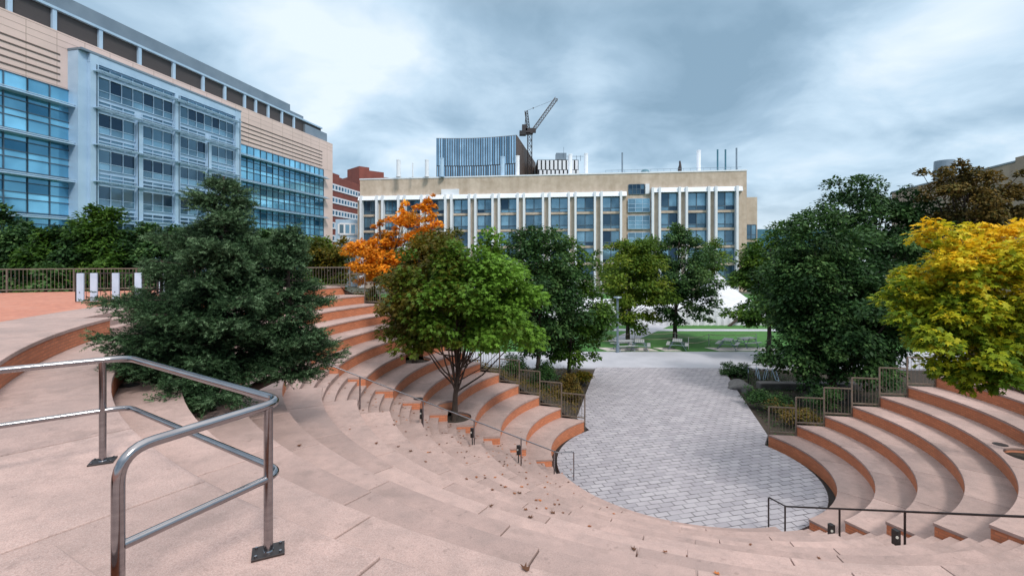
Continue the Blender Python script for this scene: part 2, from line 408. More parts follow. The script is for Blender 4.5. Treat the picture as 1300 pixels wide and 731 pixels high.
# ------------------------------------------------------------------ metal fences
def panel_mesh(mb, a, b, za, zb, z0, z1, spacing=.12, rail=.022, bar=.009, post=True):
    a = Vector(a); b = Vector(b); L = (b-a).length; n = max(2, int(L/spacing))
    for i in range(1, n):
        p = a+(b-a)*(i/n); mb.tube([(p.x, p.y, z0), (p.x, p.y, z1)], bar, 4, cap=False, smooth=False)
    for z in (z0, z1): 
        ang = math.atan2(b.y-a.y, b.x-a.x); c = (a+b)/2; mb.box((c.x, c.y, z), (L, rail*2, rail*2), ang)
def stepped_fence(name, label, L, ks):
    (px, py), (dx, dy) = L; base = (CX+px, CY+py, 0); l = math.hypot(dx, dy); dx /= l; dy /= l
    t = thing(name, label, 'fence', base)
    def pt(r):
        b = px*dx+py*dy; c = px*px+py*py-r*r; q = max(-b+math.sqrt(max(b*b-c, 0)), 0)
        nx, ny = (dy, -dx) if L is EL else (-dy, dx)
        return Vector((CX+px+dx*q-nx*-.04*0, CY+py+dy*q))
    for k in ks:
        a, b = pt(TR(k)), pt(TR(k+1)) ; z0 = TH(k)+.1; z1 = TH(k)+1.1
        mb = MB(); panel_mesh(mb, a, b, 0, 0, z0, z1); mb.build('fence_panel', M['fence'], t)
        mb = MB(); mb.box((a.x, a.y, (TH(k-1)+z1)/2), (.05, .05, z1-TH(k-1)-.0), math.atan2(dy, dx)); mb.build('post', M['fence'], t)
    return t
stepped_fence('metal_fence', 'bronze bar fence stepping down beside the left seating tiers', EL, range(1, 14))
stepped_fence('metal_fence', 'bronze bar fence stepping up beside the right seating tiers', ER, range(1, 12))
t = thing('metal_fence', 'long level bar fence at the back of the red brick plaza', 'fence', (-8.5, 25, TH(14)))
A, B = Vector((-8.5, 24.9, 0)), Vector((-44, 13.2, 0)); n = 16
for i in range(n):
    a, b = A+(B-A)*(i/n), A+(B-A)*((i+1)/n)
    mb = MB(); panel_mesh(mb, (a.x, a.y), (b.x, b.y), 0, 0, TH(14)+.1, TH(14)+1.0, .13); mb.build('fence_panel', M['fence'], t)
    mb = MB(); mb.box((a.x, a.y, TH(14)+.5), (.05, .05, 1.0)); mb.build('post', M['fence'], t)
# short fence with white posts on the brick plaza
def white_gate(label, pts, base_h, nwhite_px, Yw):
    a, b = pts; t = thing('plaza_barrier', label, 'barrier', (a.x, a.y, base_h), 'barriers with white panels on the brick plaza')
    mb = MB(); panel_mesh(mb, (a.x, a.y), (b.x, b.y), 0, 0, base_h+.06, base_h+.96, .14, .02, .011); mb.build('bar_panel', M['darksteel'], t)
    ang = math.atan2(b.y-a.y, b.x-a.x)
    for px in nwhite_px:
        s = (px-650)/F; d = b-a; q = (s*a.y-a.x)/(d.x-s*d.y); p = a+d*q
        mb = MB(); mb.box((p.x, p.y-.05, base_h+.49), (.2, .07, .95), ang); w = mb.build('white_panel', M['gatepost'], t, bevel=.008)
        mb = MB(); mb.cyl((0, 0), .018, 0, .01, 10); mb.v = [(p.x+x, p.y-.09-z, base_h+.32+y) for x, y, z in mb.v]; mb.build('keyhole', M['black'], w)
    for p in (a, b):
        mb = MB(); mb.box((p.x, p.y, base_h+.49), (.05, .05, .98), ang); mb.build('post', M['darksteel'], t)
g0, g1 = gnd(97, 383, TH(14)), gnd(182, 381.5, TH(14))
white_gate('low barrier with four white panels standing on the red brick plaza', (g0, g1), TH(14), (104, 121, 148.5, 177), 0)
g0, g1 = gnd(200, 374, TH(14)), gnd(240, 373, TH(14))
white_gate('farther low barrier half hidden behind the spruce tree', (g0, g1), TH(14), (207,), 0)

# ------------------------------------------------------------------ foreground guard rail
t = thing('guard_rail', 'thick brushed steel guard rail with two bars in the near left corner', 'railing', (-1.55, 2.92, 5.552))
rz, rl = 6.50, 6.03
def rp(px, py, z): 
    Y = F*(H-z)/(py-Y0); return Vector(((px-650)*Y/F, Y, z))
Apt, Bpt, Cpt = rp(163, 454, rz), rp(359, 509, rz), rp(150, 573, rz)
L0 = rp(0, 470, rz); Lf = Apt+(L0-Apt)*3.4
b14 = TH(13)
mb = MB(); mb.tube(rounded([Lf, Apt, Bpt, Cpt, Vector((Cpt.x, Cpt.y, b14))], .16, 8), .029, 16); mb.build('top_rail', M['steel'], t)
f = lambda p, z: Vector((p.x, p.y, z))
Cin = Cpt+(Bpt-Cpt).normalized()*.02
mb = MB(); mb.tube(rounded([f(Lf, rl), f(Apt, rl), f(Bpt, rl), f(Cin, rl)], .14, 8), .024, 14); mb.build('lower_rail', M['steel'], t)
p1 = Bpt+(Cpt-Bpt)*.115; p2 = Apt+(L0-Apt)*.22; p3 = Lf
for p, zb in ((p1, TH(13)), (p2, TH(13)), (p3, TH(14))):
    mb = MB(); mb.tube([(p.x, p.y, zb), (p.x, p.y, rz-.01)], .028, 14); q = mb.build('post', M['steel'], t)
    mb = MB(); mb.box((p.x, p.y, zb+.008), (.19, .15, .014), .45); bp = mb.build('base_plate', M['darksteel'], q, bevel=.003); mb = MB()
    for dx, dy in ((-.07, -.05), (.07, -.05), (.07, .05), (-.07, .05)): ca, sa = math.cos(.45), math.sin(.45); mb.cyl((p.x+dx*ca-dy*sa, p.y+dx*sa+dy*ca), .009, zb+.014, zb+.026, 6)
    mb.build('bolt', M['steel'], q)
    mb = MB(); mb.cyl((p.x, p.y), .035, zb+.012, zb+.022, 16, .030); mb.build('weld_ring', M['steel'], q)

# ------------------------------------------------------------------ aisle handrails
def aisle_rail(label, ph, rlist, ext, boxes, mat, foot_h=.9):
    e = pol(4.2, ph); t = thing('handrail', label, 'handrail', (*e, 0)); 
    def surf(r):
        for k in range(NT, 0, -1):
            if r >= TR(k): return TH(k)
        return 0
    def top(r): return foot_h+max(0, (r-4.6))*RISE/RUN+.05
    rmax = rlist[-1]
    pts = [Vector((*pol(4.15, ph), 0)), Vector((*pol(4.15, ph), top(4.6)+.0)), Vector((*pol(4.75, ph), top(4.7))), Vector((*pol(rmax, ph), top(rmax)))]
    mb = MB(); mb.tube(rounded(pts, .05, 4), .021, 10); mb.build('rail', mat, t)
    for r in rlist:
        x, y = pol(r, ph); k = surf(r); lo = max(0, k-.43)
        mb = MB(); mb.tube([(x, y, lo-.05), (x, y, top(r))], .022, 10); pq = mb.build('post', mat, t)
        if r in boxes:
            w = 1 if ph > 200 else -1
            bx, by = pol(r+.02, ph+(.25/r)*57*(-1 if ph < 200 else .5))
            tb = thing('step_light', boxes[r], 'light fixture', (bx, by, top(r)-.62), 'box lights beside the aisles')
            mb = MB(); mb.box((bx, by, top(r)-.48), (.12, .10, .3), R(ph)); mb.build('housing', M['blackplastic'], tb, bevel=.01)
            mb = MB(); mb.cyl((bx, by), .018, top(r)-.9, top(r)-.62, 8); mb.build('stem', M['blackplastic'], tb)
            mb = MB(); mb.tube([(bx-.03, by-.062, top(r)-.45), (bx-.03, by-.07, top(r)-.45)], .03, 10); mb.build('lens', M['lens'], tb)
aisle_rail('long steel handrail climbing the left aisle past the maple tree', 195.8, [4.85, 6.0, 7.55, 9.15, 11.0, 12.9], 0,
    {6.0: 'small black box light beside the second post of the left handrail', 7.55: 'small black box light beside the third post of the left handrail', 9.15: 'small black box light beside the fourth post of the left handrail'}, M['steel'])
aisle_rail('dark metal handrail along the right aisle, running out of the right edge', -76.2, [4.72, 6.3, 7.75, 10.6], 0,
    {6.3: 'black box light on the left of two posts of the right handrail', 7.75: 'black box light nearer the right edge on the right handrail'}, M['darksteel'], .84)

# ------------------------------------------------------------------ flush ground lights
for i, (px, py, lb) in enumerate([(545.5, 492.6, 'flush ground light left of the maple trunk, farther back'), (531, 506, 'flush ground light left of the maple trunk, nearer'), (583.5, 507.5, 'flush ground light just right of the maple trunk'),
        (163, 489, 'flush ground light left of the spruce pit'), (1270, 564, 'flush ground light beside the pit under the yellow tree')]):
    g, k = on_tier(px, py); t = thing('ground_light', lb, 'ground light', (g.x, g.y, g.z), 'round lights set in the concrete seats')
    mb = MB(); mb.cyl((g.x, g.y), .17, g.z-.02, g.z+.008, 20); mb.build('housing', M['blackplastic'], t)
    mb = MB(); mb.cyl((g.x, g.y), .10, g.z+.008, g.z+.013, 16); mb.build('lens', M['darksteel'], t)

# ------------------------------------------------------------------ foliage
def leaf_mesh(name, C, Dn, Nn, size, tint, mat, parent, kind='quad'):
    """C centres, Dn leaf axis, Nn leaf normals, arrays (n,3)"""
    Dn = Dn/np.linalg.norm(Dn, axis=1, keepdims=True); Sd = np.cross(Nn, Dn); Sd /= np.linalg.norm(Sd, axis=1, keepdims=True)+1e-9
    Nn = np.cross(Dn, Sd)
    if kind == 'quad':
        T = [(-.5, 0, 0), (-.02, .3, .07), (.5, 0, -.05), (-.02, -.3, .07)]; FT = [(0, 1, 2), (0, 2, 3)]
    elif kind == 'maple':
        T = [(-.5, 0, 0), (-.42, .36, .03), (-.12, .2, .05), (.12, .5, -.04), (.14, .15, .04), (.55, 0, -.06), (.14, -.15, .04), (.12, -.5, -.04), (-.12, -.2, .05), (-.42, -.36, .03)]
        FT = [(0, 1, 2), (0, 2, 4), (2, 3, 4), (0, 4, 5), (0, 5, 6), (0, 6, 8), (6, 7, 8), (0, 8, 9)]
    T = np.array(T); n = len(C); m = len(T)
    V = C[:, None, :]+size[:, None, None]*(T[None, :, 0, None]*Dn[:, None, :]+T[None, :, 1, None]*Sd[:, None, :]+T[None, :, 2, None]*Nn[:, None, :])
    V = V.reshape(-1, 3)-np.array(worldloc(parent)); FT = np.array(FT); k = len(FT)
    I = (np.arange(n)[:, None, None]*m+FT[None]).reshape(-1)
    me = bpy.data.meshes.new(name); me.vertices.add(len(V)); me.vertices.foreach_set('co', V.astype(np.float32).ravel())
    me.loops.add(len(I)); me.loops.foreach_set('vertex_index', I.astype(np.int32))
    me.polygons.add(n*k); me.polygons.foreach_set('loop_start', np.arange(n*k, dtype=np.int32)*3)
    me.update(calc_edges=True); a = me.attributes.new('tint', 'FLOAT', 'FACE'); a.data.foreach_set('value', np.repeat(tint, k).astype(np.float32))
    me.materials.append(mat); o = bpy.data.objects.new(name, me); COL.objects.link(o); o.parent = parent
    return o
def clumps(ells, seed, hollow=.35):
    r = np.random.default_rng(seed); out = []
    for (cx, cy, cz, rx, ry, rz, n, cr) in ells:
        d = r.normal(size=(n, 3)); d /= np.linalg.norm(d, axis=1, keepdims=True)
        rad = (hollow+(1-hollow)*r.random(n)**.45)*(.84+.20*np.sin(d[:, 0]*5+seed)+.16*np.cos(d[:, 1]*7+d[:, 2]*4))
        c = np.array([cx, cy, cz])+d*rad[:, None]*np.array([rx, ry, rz])*.93
        out += [(c[i], cr*r.uniform(.6, 1.35), d[i]) for i in range(n)]
    return out
def crown(parent, ells, leaf, nleaf, mat, seed, kind='quad', tintbias=None, flat=.5, name='crown'):
    r = np.random.default_rng(seed+1); cl = clumps(ells, seed)
    w = np.array([c[1]**2 for c in cl]); w /= w.sum(); idx = r.choice(len(cl), nleaf, p=w)
    cc = np.array([c[0] for c in cl]); cr = np.array([c[1] for c in cl]); cd_ = np.array([c[2] for c in cl])
    ct = r.random(len(cl))
    u = r.normal(size=(nleaf, 3)); u /= np.linalg.norm(u, axis=1, keepdims=True); q = r.random(nleaf)**.5
    off = u*q[:, None]*cr[idx][:, None]*np.array([1.15, 1.15, flat+.15])
    off[:, 2] -= .25*(off[:, 0]**2+off[:, 1]**2)/cr[idx]
    C = cc[idx]+off
    Nn = np.array([0, 0, 1.])*.9+u*.7+cd_[idx]*.35+r.normal(size=(nleaf, 3))*.45
    D = u*np.array([1, 1, .3])+cd_[idx]*.5+r.normal(size=(nleaf, 3))*.4+np.array([0, 0, -.35])
    tint = np.clip(.5+.42*(ct[idx]-.5)*1.4+r.normal(size=nleaf)*.16, 0, 1)
    if tintbias is not None: tint = np.clip(tint+tintbias(C), 0, 1)
    leaf_mesh(name, C, D, Nn, leaf*r.uniform(.65, 1.25, nleaf), tint, mat, parent, kind)
    return cl
def trunk(parent, base, top, r0, cl, nl=14, seed=0, lean=(0, 0), fork=.35, name='trunk'):
    r = random.Random(seed); mb = MB(); base = Vector(base); top = Vector(top)
    pts = [base+Vector((0, 0, -.3)), base+Vector((0, 0, .05))]
    for i in range(1, 6):
        t = i/5; p = base.lerp(top, t); p += Vector((r.uniform(-1, 1), r.uniform(-1, 1), 0))*.04*(top-base).length*t*(1-t)*2; pts.append(p)
    rad = [r0*1.35, r0*1.15]+[r0*(1-.75*i/5) for i in range(1, 6)]
    mb.tube(pts, rad, 9)
    sel = r.sample(range(len(cl)), min(nl, len(cl)))
    for s in sel:
        e = Vector(cl[s][0]); t = r.uniform(fork, .9); st = base.lerp(top, t)
        if e.z < st.z: st = base.lerp(top, max(fork*.8, .3))
        d = e-st; m1 = st+d*.35+Vector((0, 0, -.03*d.length)); m2 = st+d*.7+Vector((0, 0, .05*d.length))
        rr = r0*(.42-.25*t)
        mb.tube([st, m1, m2, e], [rr, rr*.75, rr*.5, rr*.2], 6)
    return mb.build(name, M['bark'], parent)
G_dark = leaf_mat('dark_green_leaves', [(.010, .030, .010), (.024, .068, .020), (.058, .13, .036), (.11, .19, .06)], .25)
G_mid = leaf_mat('mid_green_leaves', [(.02, .055, .01), (.045, .11, .015), (.085, .17, .022), (.14, .22, .03)], .35)
G_olive = leaf_mat('olive_leaves', [(.03, .045, .008), (.07, .085, .012), (.13, .115, .014), (.26, .14, .012)], .35)
G_light = leaf_mat('yellow_green_leaves', [(.035, .08, .01), (.08, .15, .018), (.14, .21, .022), (.24, .27, .03)], .4)
G_maple = leaf_mat('turning_maple_leaves', [(.105, .08, .010), (.085, .115, .012), (.08, .17, .02), (.15, .30, .035)], .35)
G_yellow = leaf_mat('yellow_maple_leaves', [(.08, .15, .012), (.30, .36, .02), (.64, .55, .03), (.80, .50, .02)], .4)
G_orange = leaf_mat('orange_maple_leaves', [(.28, .16, .015), (.66, .24, .015), (.86, .33, .02), (.88, .50, .04)], .35)
G_brown = leaf_mat('bronze_leaves', [(.03, .034, .012), (.08, .07, .018), (.17, .105, .022), (.09, .10, .022)], .25)
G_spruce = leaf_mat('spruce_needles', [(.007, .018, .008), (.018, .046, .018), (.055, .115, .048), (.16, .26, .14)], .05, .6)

def tree(name, label, base, top_z, ells, leaf, nleaf, mat, seed, r0=.12, kind='quad', tb=None, nl=14, fork=.35, group=None, lean=.6):
    t = thing(name, label, 'tree', base, group); cl = crown(t, ells, leaf, nleaf, mat, seed, kind, tb)
    c = ells[0]; trunk(t, base, (c[0]*lean+base[0]*(1-lean), c[1]*lean+base[1]*(1-lean), top_z), r0, cl, nl, seed, fork=fork); return t
def E(px, py, Y, rw, rh, n, cr, dy=1.):     # ellipsoid given where it stands: photo centre at distance Y, half sizes in photo pixels
    p = at(px, py, Y); return (p.x, p.y, p.z, rw*Y/F, rw*Y/F*dy, rh*Y/F, n, cr)

# maple in the seating
x, y, z, _ = PITS['maple']
tree('maple_tree', 'green maple turning bronze at its left side, growing out of the left seats', (x, y, z-.15), 6.2,
     [E(588, 375, 17.3, 96, 82, 84, .55, .95), E(528, 390, 16.9, 50, 54, 30, .5), E(646, 395, 17.2, 56, 58, 34, .5), E(592, 325, 17.3, 62, 40, 26, .45), E(595, 420, 17.0, 78, 26, 22, .38)],
     .16, 30000, G_maple, 11, .105, 'maple', lambda C: np.clip((C[:, 0]-(-1.9))*.22+.08, -.5, .45), 40, .18)
# olive tree in the upper pit
x, y, z, _ = PITS['olive']
tree('maple_tree', 'olive tinged maple standing in the upper pit behind the green maple', (x, y, z-.15), 8.0,
     [E(537, 345, 21, 50, 58, 40, .55), E(560, 305, 21.5, 30, 30, 16, .45)], .15, 11000, G_olive, 12, .13, 'maple', lambda C: -.05+0*C[:, 0], 12, .35)
tree('maple_tree', 'bright orange autumn maple behind the left fence', (at(505, 420, 27).x, 27, 3.0), 9.6,
     [E(464, 328, 26.5, 30, 46, 30, .45), E(512, 316, 27, 50, 50, 44, .42), E(488, 300, 27, 24, 26, 14, .3), E(545, 268, 27, 15, 24, 16, .25), E(515, 270, 27, 12, 22, 10, .28), E(500, 345, 26.5, 40, 40, 30, .5), E(545, 310, 27, 30, 34, 18, .4)],
     .17, 19000, G_orange, 13, .12, 'maple', None, 22, .2)
tree('broadleaf_tree', 'small green and orange tree left of the bright orange maple', (at(425, 420, 30).x, 30, 1.0), 8.0,
     [E(430, 335, 30, 26, 34, 22, .6), E(405, 325, 30, 24, 26, 16, .55)], .2, 5000, G_olive, 14, .12)
tree('broadleaf_tree', 'dark green tree left of the paved plaza, just right of the maple', (at(680, 470, 27).x, 27, -.1), 8.6,
     [E(690, 380, 27, 60, 92, 80, .7), E(672, 312, 27, 42, 40, 30, .55), E(705, 350, 27, 40, 56, 28, .6)], .22, 19000, G_dark, 15, .15, 'quad', lambda C: .06+0*C[:, 0], 18, .2)
tree('broadleaf_tree', 'loose mid green tree overhanging the left edge of the paved plaza', (at(722, 472, 29).x, 29, -.1), 8.0,
     [E(736, 395, 29, 46, 68, 52, .65), E(733, 330, 29, 30, 34, 20, .5), E(705, 435, 28.5, 42, 36, 24, .5), E(756, 425, 29, 26, 28, 14, .45)], .21, 13000, G_mid, 16, .12, 'quad', lambda C: -.12+0*C[:, 0], 18, .2)
tree('broadleaf_tree', 'yellow green lawn tree behind the lamp post', (at(797, 435, 42).x, 42, -.1), 8.6,
     [E(799, 348, 42, 50, 58, 60, .9), E(815, 330, 42, 36, 40, 22, .7), E(794, 392, 42, 46, 28, 28, .65)], .28, 19000, G_light, 17, .19, 'quad', None, 16, .3)
tree('broadleaf_tree', 'dark green lawn tree standing in front of the white tent', (at(857, 430, 44).x, 44, -.1), 9.0,
     [E(866, 345, 44, 52, 58, 62, .9), E(860, 302, 44, 28, 22, 14, .6), E(868, 388, 44, 52, 26, 30, .65)], .28, 20000, G_dark, 18, .2, 'quad', lambda C: .12+0*C[:, 0], 16, .3)
tree('broadleaf_tree', 'small green tree between the dark lawn tree and the beige building', (at(905, 395, 60).x, 60, -.1), 7.0,
     [E(902, 330, 60, 24, 26, 22, .9)], .32, 3500, G_light, 19, .2, 'quad', lambda C: -.15+0*C[:, 0])
tree('broadleaf_tree', 'leafy green tree left of the big dark tree on the right', (at(975, 440, 36).x, 36, -.1), 8.2,
     [E(980, 345, 36, 48, 64, 54, .8), E(955, 395, 35, 38, 22, 16, .6), E(1000, 300, 36, 26, 26, 12, .6), E(948, 345, 36, 18, 24, 8, .6)], .27, 17000, G_mid, 20, .18, 'quad', None, 16, .3)
tree('broadleaf_tree', 'big dark green tree filling the view right of the plaza', (at(1058, 488, 25).x, 25, -.1), 8.0,
     [E(1062, 382, 25, 106, 108, 150, .8), E(1045, 310, 25, 62, 50, 44, .7), E(1115, 405, 25, 80, 86, 50, .75), E(1015, 435, 24.5, 72, 52, 48, .6), E(1010, 360, 25, 62, 70, 40, .7), E(1080, 458, 24.5, 90, 30, 34, .5)], .22, 60000, G_dark, 21, .2, 'quad', lambda C: -.02+0*C[:, 0], 26, .15)
tree('broadleaf_tree', 'tall dark tree top rising behind the big dark tree', (at(1110, 470, 31).x, 31, -.1), 11.5,
     [E(1110, 285, 31, 80, 62, 84, .8), E(1098, 248, 31, 52, 34, 26, .6), E(1150, 300, 31, 50, 54, 26, .7)], .25, 18000, G_dark, 22, .2, 'quad', lambda C: -.1+0*C[:, 0], 20, .3)
tree('broadleaf_tree', 'bronze tree behind the yellow maple, below the right building', (at(1235, 420, 29).x, 29, -.1), 12.0,
     [E(1238, 262, 29, 60, 54, 46, .6), E(1215, 232, 29, 44, 30, 20, .5), E(1280, 258, 29, 36, 36, 20, .5)], .22, 15000, G_brown, 23, .2, 'quad', None, 26, .3)
x, y, z, _ = PITS['yellow']
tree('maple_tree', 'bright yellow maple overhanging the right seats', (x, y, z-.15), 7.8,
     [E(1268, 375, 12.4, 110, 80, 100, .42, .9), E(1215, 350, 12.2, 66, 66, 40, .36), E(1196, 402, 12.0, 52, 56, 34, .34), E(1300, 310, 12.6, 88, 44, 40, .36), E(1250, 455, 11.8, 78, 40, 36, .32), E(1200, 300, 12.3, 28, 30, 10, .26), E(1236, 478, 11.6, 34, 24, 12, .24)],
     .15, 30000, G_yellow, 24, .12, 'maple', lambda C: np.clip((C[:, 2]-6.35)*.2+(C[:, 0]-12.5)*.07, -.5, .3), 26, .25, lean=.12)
# row of trees behind the back fence on the left
hr = [(-14, 300, 40, 46, 28, G_dark, 'dark evergreen at the left end of the tree row'), (42, 312, 34, 36, 28, G_dark, 'dark leafy shrub tree behind the plaza fence at far left'), (98, 318, 40, 40, 27, G_dark, 'second dark tree behind the plaza fence'),
      (134, 302, 34, 46, 27, G_mid, 'taller green tree rising above the barrier with white panels'), (176, 320, 40, 36, 27, G_dark, 'dark tree just left of the spruce'), (62, 325, 34, 34, 26.5, G_mid, 'green shrub tree low in front of the blue glass wall'), (228, 322, 40, 36, 28, G_dark, 'dark tree hidden behind the spruce, left side'),
      (345, 325, 40, 36, 30, G_dark, 'dark tree just right of the spruce top'), (398, 325, 26, 28, 31, G_light, 'yellowish small tree beside the corner of the glass building')]
for i, (px, py, rw, rh, Y, mt, lb) in enumerate(hr):
    tree('broadleaf_tree', lb, (at(px, 400, Y).x, Y, 1.5), at(px, py, Y).z, [E(px, py, Y, rw, rh, 34, .6), E(px+8, py+42, Y-1, rw*1.1, rh*.8, 30, .6), E(px+random.uniform(-12, 12), py-rh*.55, Y, rw*.4, rh*.45, 8, .4)], .24, 11000, mt, 40+i, .12, 'quad', (lambda C: -.05+0*C[:, 0]) if mt is not G_mid else (lambda C: -.22+0*C[:, 0]), 10)

# spruce: whorls of drooping branches carrying needle shoots
def spruce(label, base, leaders, seed):
    r = np.random.default_rng(seed); t = thing('spruce_tree', label, 'tree', base); wb = MB()
    SP = []; SD = []; SU = []; ST = []
    for (bx, by, z0, z1, rb, azs, dens) in leaders:
        mb_pts = [Vector((base[0], base[1], base[2]-.2)), Vector((bx, by, z0)), Vector((bx, by, z1))]
        wb.tube(mb_pts, [.13, .09, .012], 8)
        nb = int(dens*(z1-z0)); nw = max(3, int((z1-z0)/.27)); wh = r.uniform(.75, 1.15, nw+1)
        for i in range(nb):
            q_ = min(nw-1, int((i+.5)/nb*nw)); f_ = min(.985, max(.01, (q_+.5+r.normal()*.3)/nw)); z = z0+(z1-z0)*f_; az = r.uniform(0, 2*math.pi)
            L = (rb*(1-f_)**.8*wh[q_]*(1.0 if f_ > .2 else .6+f_*2.0)+.10)*r.choice([.5, .7, .9, 1.02, 1.15])*r.uniform(.9, 1.1)
            L *= azs(az)
            out = Vector((math.cos(az), math.sin(az), 0)); n = max(4, int(L/.10)); pts = []
            drop = (.20+.16*(1-f_))*r.uniform(.2, 1.7)
            for k in range(n+1):
                s = k/n; pts.append(Vector((bx, by, z))+out*(L*s)+Vector((0, 0, L*(-drop*s+.75*drop*s**2.8)+.05*L*s)))
            wb.tube([pts[0], pts[n//2], pts[n]], [.018, .012, .004], 5)
            side = Vector((-out.y, out.x, 0))
            for k in range(max(1, int(n*.12)), n+1):
                s = k/n; p = pts[k]; tw = (.5*L*(1-s)+.13)*min(1, s*3)
                for sg in (-1, 1):
                    for rep in range(3):
                        m = max(1, int(tw/.06)); ang = r.uniform(.55, 1.05); dirv = (out*math.cos(ang)+side*(sg*math.sin(ang))+Vector((0, 0, r.uniform(-.45, .15)))).normalized()
                        for q in range(m):
                            pp = p+dirv*(tw*(q+r.uniform(.2, 1))/m)+Vector(r.normal(size=3)*.03)+Vector((0, 0, r.uniform(-.13, .07)*(1-.5*s)))
                            dd = (dirv+Vector(r.normal(size=3)*.35)+out*.3+Vector((0, 0, .25*s))).normalized()
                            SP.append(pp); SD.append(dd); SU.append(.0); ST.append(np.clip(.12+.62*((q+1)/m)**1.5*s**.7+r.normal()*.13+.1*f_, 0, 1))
                SP.append(p); SD.append((pts[k]-pts[k-1]).normalized()); ST.append(np.clip(.35+.4*s+r.normal()*.1, 0, 1))
    wb.build('trunk', M['bark'], t)
    P = np.array([tuple(v) for v in SP]); D = np.array([tuple(v) for v in SD]); T = np.array(ST); n = len(P)
    nn = 20; # needles per shoot
    idx = np.repeat(np.arange(n), nn); m = len(idx); D = D[idx]; u = r.normal(size=(m, 3)); u -= (u*D).sum(1)[:, None]*D; u /= np.linalg.norm(u, axis=1, keepdims=True)
    pos = P[idx]+D*(r.random(m)*.13-.01)[:, None]; nd = D*.75+u*.9; nd /= np.linalg.norm(nd, axis=1, keepdims=True)
    sd = np.cross(nd, r.normal(size=(m, 3))); sd /= np.linalg.norm(sd, axis=1, keepdims=True)
    ln = r.uniform(.03, .052, m)[:, None]; wd = .006
    V = np.stack([pos-sd*wd, pos+sd*wd, pos+nd*ln], 1).reshape(-1, 3)-np.array(base)
    me = bpy.data.meshes.new('needles'); me.vertices.add(len(V)); me.vertices.foreach_set('co', V.astype(np.float32).ravel())
    me.loops.add(3*m); me.loops.foreach_set('vertex_index', np.arange(3*m, dtype=np.int32)); me.polygons.add(m); me.polygons.foreach_set('loop_start', np.arange(m, dtype=np.int32)*3)
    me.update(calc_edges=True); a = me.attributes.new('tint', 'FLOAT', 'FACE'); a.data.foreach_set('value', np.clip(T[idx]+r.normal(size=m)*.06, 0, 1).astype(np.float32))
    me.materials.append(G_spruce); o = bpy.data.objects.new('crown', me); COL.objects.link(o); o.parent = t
    print('spruce shoots', n, 'needles', m)
x, y, z, _ = PITS['spruce']; b = Vector((x, y, z-.12))
spruce('dark blue green spruce growing out of the left seats in front of the glass building', b,
       [(at(284, 0, 9.5).x, 9.5, 5.1, at(285, 224, 9.5).z, 2.25, lambda a: 1+.12*math.sin(a*3+1)+.1*math.sin(a*5)-.12*max(0, -math.cos(a)), 40), (at(366, 0, 9.8).x, 9.8, 5.1, at(366, 286, 9.8).z, .95, lambda a: 1.0, 30), (at(205, 0, 9.7).x, 9.7, 5.1, at(214, 330, 9.7).z, .8, lambda a: 1.0, 26)], 5)

# ------------------------------------------------------------------ shrubs
def shrub(label, px, py, Y, rw, rh, mat, n, seed, leaf=.12, name='shrub'):
    e = E(px, py, Y, rw, rh, 16, .3*rw*Y/F+.08); t = thing(name, label, 'shrub', (e[0], e[1], e[2]-e[5]), 'shrubs in the planting beds')
    cl = crown(t, [e], leaf, n, mat, seed, name='foliage'); mb = MB()
    for c in cl[:8]: mb.tube([(e[0], e[1], e[2]-e[5]-.1), tuple(c[0])], [.02, .006], 5)
    mb.build('stem', M['bark'], t)
shrub('dark green rounded bush at the right corner of the paved plaza', 935, 470, 30.5, 17, 11, G_dark, 2600, 61)
shrub('bronze shrub behind the lowest left fence panel', 722, 492, 25, 20, 18, G_brown, 2600, 62)
shrub('brownish green shrub at the left plaza edge, farther back', 738, 478, 28, 16, 10, G_olive, 2000, 63)
shrub('low dark shrub behind the middle of the left fence', 690, 480, 26, 22, 18, G_dark, 2200, 64)
shrub('small dark shrub behind the upper left fence panels', 655, 462, 26, 20, 16, G_dark, 2000, 65)
shrub('low dark shrub beside the right edge of the plaza', 958, 500, 24, 16, 8, G_dark, 1500, 66, .1)
shrub('rust coloured shrub behind the lowest right fence panel', 1010, 520, 21.5, 26, 12, G_brown, 2200, 67, .1)
shrub('dark shrub behind the second right fence panel', 1050, 505, 21.5, 26, 14, G_dark, 2000, 68, .1)
shrub('dark trailing shrub in front of the low stone kerb', 985, 510, 23, 26, 7, G_dark, 1500, 69, .1)
shrub('bushy shrub below the bars of the upper left fence', 470, 385, 26.0, 30, 22, G_olive, 2600, 70, .16)
shrub('dark shrub under the orange maple by the left fence', 520, 400, 26.5, 34, 24, G_dark, 2600, 71, .16)
# ground cover on the right bed
def groundcover(name, poly_fn, n, mat, label, size=.09):
    r = np.random.default_rng(90); C = poly_fn(r, n); t = bpy.data.objects.new('tmp', None); 
    class Q: pass
    u = r.normal(size=(n, 3)); Nn = np.array([0, 0, 1.])+u*.5
    root = thing(name+'_tmp', 'x', 'x'); o = leaf_mesh(name, C, u*np.array([1, 1, .4])+np.array([0, 0, .3]), Nn, size*r.uniform(.6, 1.4, n), r.random(n)*.8, mat, root)
    o.parent = None; bpy.data.objects.remove(root); tag(o, label, 'ground cover', None, 'stuff')
def gc(r, n):
    x = r.uniform(10.8, 24, n); y = r.uniform(19.6, 31.5, n); k = x > 11.0+(y-19.6)*.27; x = np.where(k, x, x+3.4)
    return np.stack([x, y, -.08+r.random(n)**2*.22], 1)
groundcover('ground_cover', gc, 9000, G_dark, 'low dark ground cover in the bed right of the plaza')
